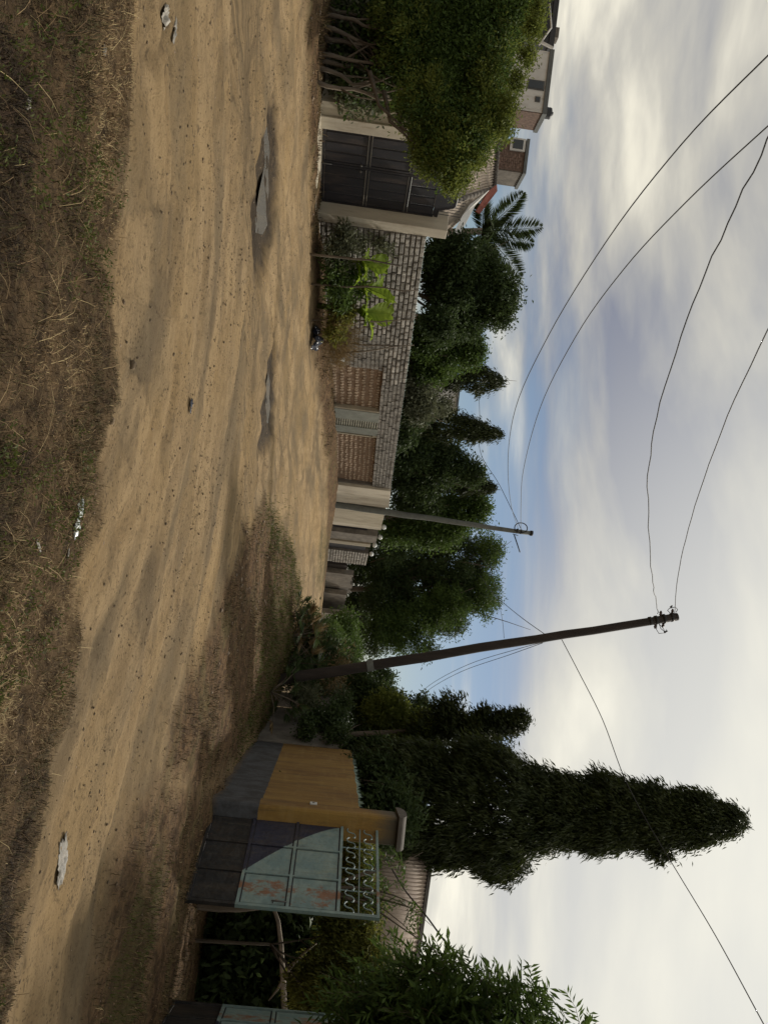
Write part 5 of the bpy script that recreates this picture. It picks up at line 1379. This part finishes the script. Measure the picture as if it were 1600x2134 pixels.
rd = lambda mk, x, y: (1-mk['front']*.8)*(1-mk['verge']*.6)
pebbles(62000, (-8, 6), (4.4, 20), .003, .017, 5, 'clods', 'dark earth clods and pebbles strewn over the dirt road', M['stone'], lambda mk, x, y: rd(mk, x, y)*np.clip((fbm(x*.8+3, y*1.6, 4)-.44)*3.2, .05, 1))
pebbles(2600, (-8, 6), (4.2, 20), .004, .014, 6, 'pale_pebbles', 'pale pebbles dotted over the dirt road', M['coral_warm'], rd)
pebbles(3500, (0, 7), (5.5, 20), .004, .02, 8, 'verge_crumbs', 'crumbs of dry earth on the brown verges', M['mud'], lambda mk, x, y: mk['verge']*.7)
pebbles(2500, (-9, 3), (11, 34), .012, .05, 7, 'rubble', 'rubble and stones at the foot of the left wall', M['coral_warm'], lambda mk, x, y: mk['verge']*.8)

# ------------------------------------------------------------------ litter
def crumple(name, label, u, h, lx, ly, hh, m, seed, n=14, cat='litter', rz=0):
    p = G(u, h); rng = np.random.default_rng(seed); X, Y = np.meshgrid(np.linspace(-1, 1, n), np.linspace(-1, 1, n)); x = X.ravel(); y = Y.ravel()
    r_ = np.hypot(x, y); edge = 1-.25*rng.random(len(x)); kx = x*edge*lx/2*(1-.25*(np.abs(y) > .7)); ky = y*edge*ly/2
    z = hh*np.clip(fbm(x*2.3+seed*7, y*2.3+seed, 3)*1.8-.3, 0, 1.6)*(1-.45*r_**2)+rng.normal(size=len(x))*hh*.10
    z = np.maximum(z, .004)
    i = (np.arange(n-1)[None, :]+n*np.arange(n-1)[:, None]).ravel(); q = np.stack([i, i+1, i+1+n, i+n], 1)
    z0 = tz(p.x, p.y)
    o = link(name, np_mesh(name, np.stack([kx, ky, z], 1), q, m), None, (p.x, p.y, z0+.008), rz); sd = o.modifiers.new('thickness', 'SOLIDIFY'); sd.thickness = .003
    return tag(o, label, cat)
crumple('plastic_sheet', 'crumpled pale plastic sheet lying on the road at lower right', 1795, 135, .40, .17, .035, M['bag_white'], 1, rz=.2)
crumple('plastic_wrapper', 'long shiny clear wrapper in the foreground grass', 1078, 140, .26, .07, .035, M['clear'], 2, rz=-.15)
crumple('plastic_bag', 'grey crumpled bag by the dark damp patch at far left', 32, 352, .17, .13, .05, M['bag_white'], 3)
crumple('paper_scrap', 'torn pale paper beside the grey bag', 64, 362, .20, .06, .02, M['bag_white'], 4)
crumple('plastic_bag', 'dark blue plastic bag dumped on the left road edge', 703, 650, .75, .55, .30, M['bag_dark'], 5, rz=.3)
crumple('cloth_scrap', 'black rag lying in the middle of the road', 845, 390, .16, .07, .02, M['bag_dark'], 6)
crumple('paper_scrap', 'small white scrap on the verge before the forked sapling', 655, 668, .12, .08, .03, M['bag_white'], 8)
crumple('paper_scrap', 'bleached scrap half buried in the grass at lower left', 210, 22, .07, .03, .02, M['bag_white'], 9)
crumple('paper_scrap', 'thin pale strip in the grass near the clear wrapper', 1150, 125, .06, .012, .01, M['bag_white'], 10)
crumple('paper_scrap', 'broken pale stick of rubbish left in the front grass', 1135, 60, .10, .02, .012, M['bag_white'], 11, rz=.8)
crumple('paper_scrap', 'two pale flakes in the grass near the top left', 100, 186, .06, .035, .015, M['bag_white'], 12)
crumple('paper_scrap', 'white fragment lying on the brown median', 1197, 486, .06, .02, .01, M['bag_white'], 13)
crumple('paper_scrap', 'bright fragment on the grassy edge of the far track', 1130, 612, .18, .05, .02, M['bag_white'], 14)
def clod(label, u, h, s, seed):
    p = G(u, h); rng = np.random.default_rng(seed); mb = MB(); n = 8; v = []
    for i in range(5):
        a = math.pi*i/4
        for j in range(n): b_ = 2*math.pi*j/n; r_ = s*rng.uniform(.75, 1.15); v.append((r_*math.sin(a)*math.cos(b_)*1.2, r_*math.sin(a)*math.sin(b_), r_*math.cos(a)*.8))
    mb.v = v; mb.f = [(i*n+j, i*n+(j+1) % n, (i+1)*n+(j+1) % n, (i+1)*n+j) for i in range(4) for j in range(n)]
    o = mb.obj('earth_clod', M['stone'], None, True, loc=(p.x, p.y, tz(p.x, p.y)+s*.5)); tag(o, label, 'clod')
clod('dark round clod near the grass edge left of centre', 760, 272, .032, 1)
clod('small dark clod above the larger round one', 738, 361, .016, 2)
clod('dark clod on the very edge of the front grass', 876, 226, .026, 3)
p = P(748, 712, 23.4); e = empty('white_cup', (p.x, p.y, p.z-.08), 0, 'white plastic cup stuck on a stake by the first bay', 'cup')
MB().lathe([(.001, 0), (.055, .0), (.07, .17), (.062, .17), (.05, .01)], (0, 0, 0), 14).obj('cup_body', M['globe'], e, True)
MB().tube([(0, 0, -.5), (0, 0, 0)], .012, 6).obj('stake', M['bark'], e, True)
print('tris', sum(sum(len(f.vertices)-2 for f in o.data.polygons) for o in bpy.data.objects if o.type == 'MESH' and len(o.data.polygons) < 3000)+0, 'objects', len(bpy.data.objects), 'verts', sum(len(m.vertices) for m in bpy.data.meshes))
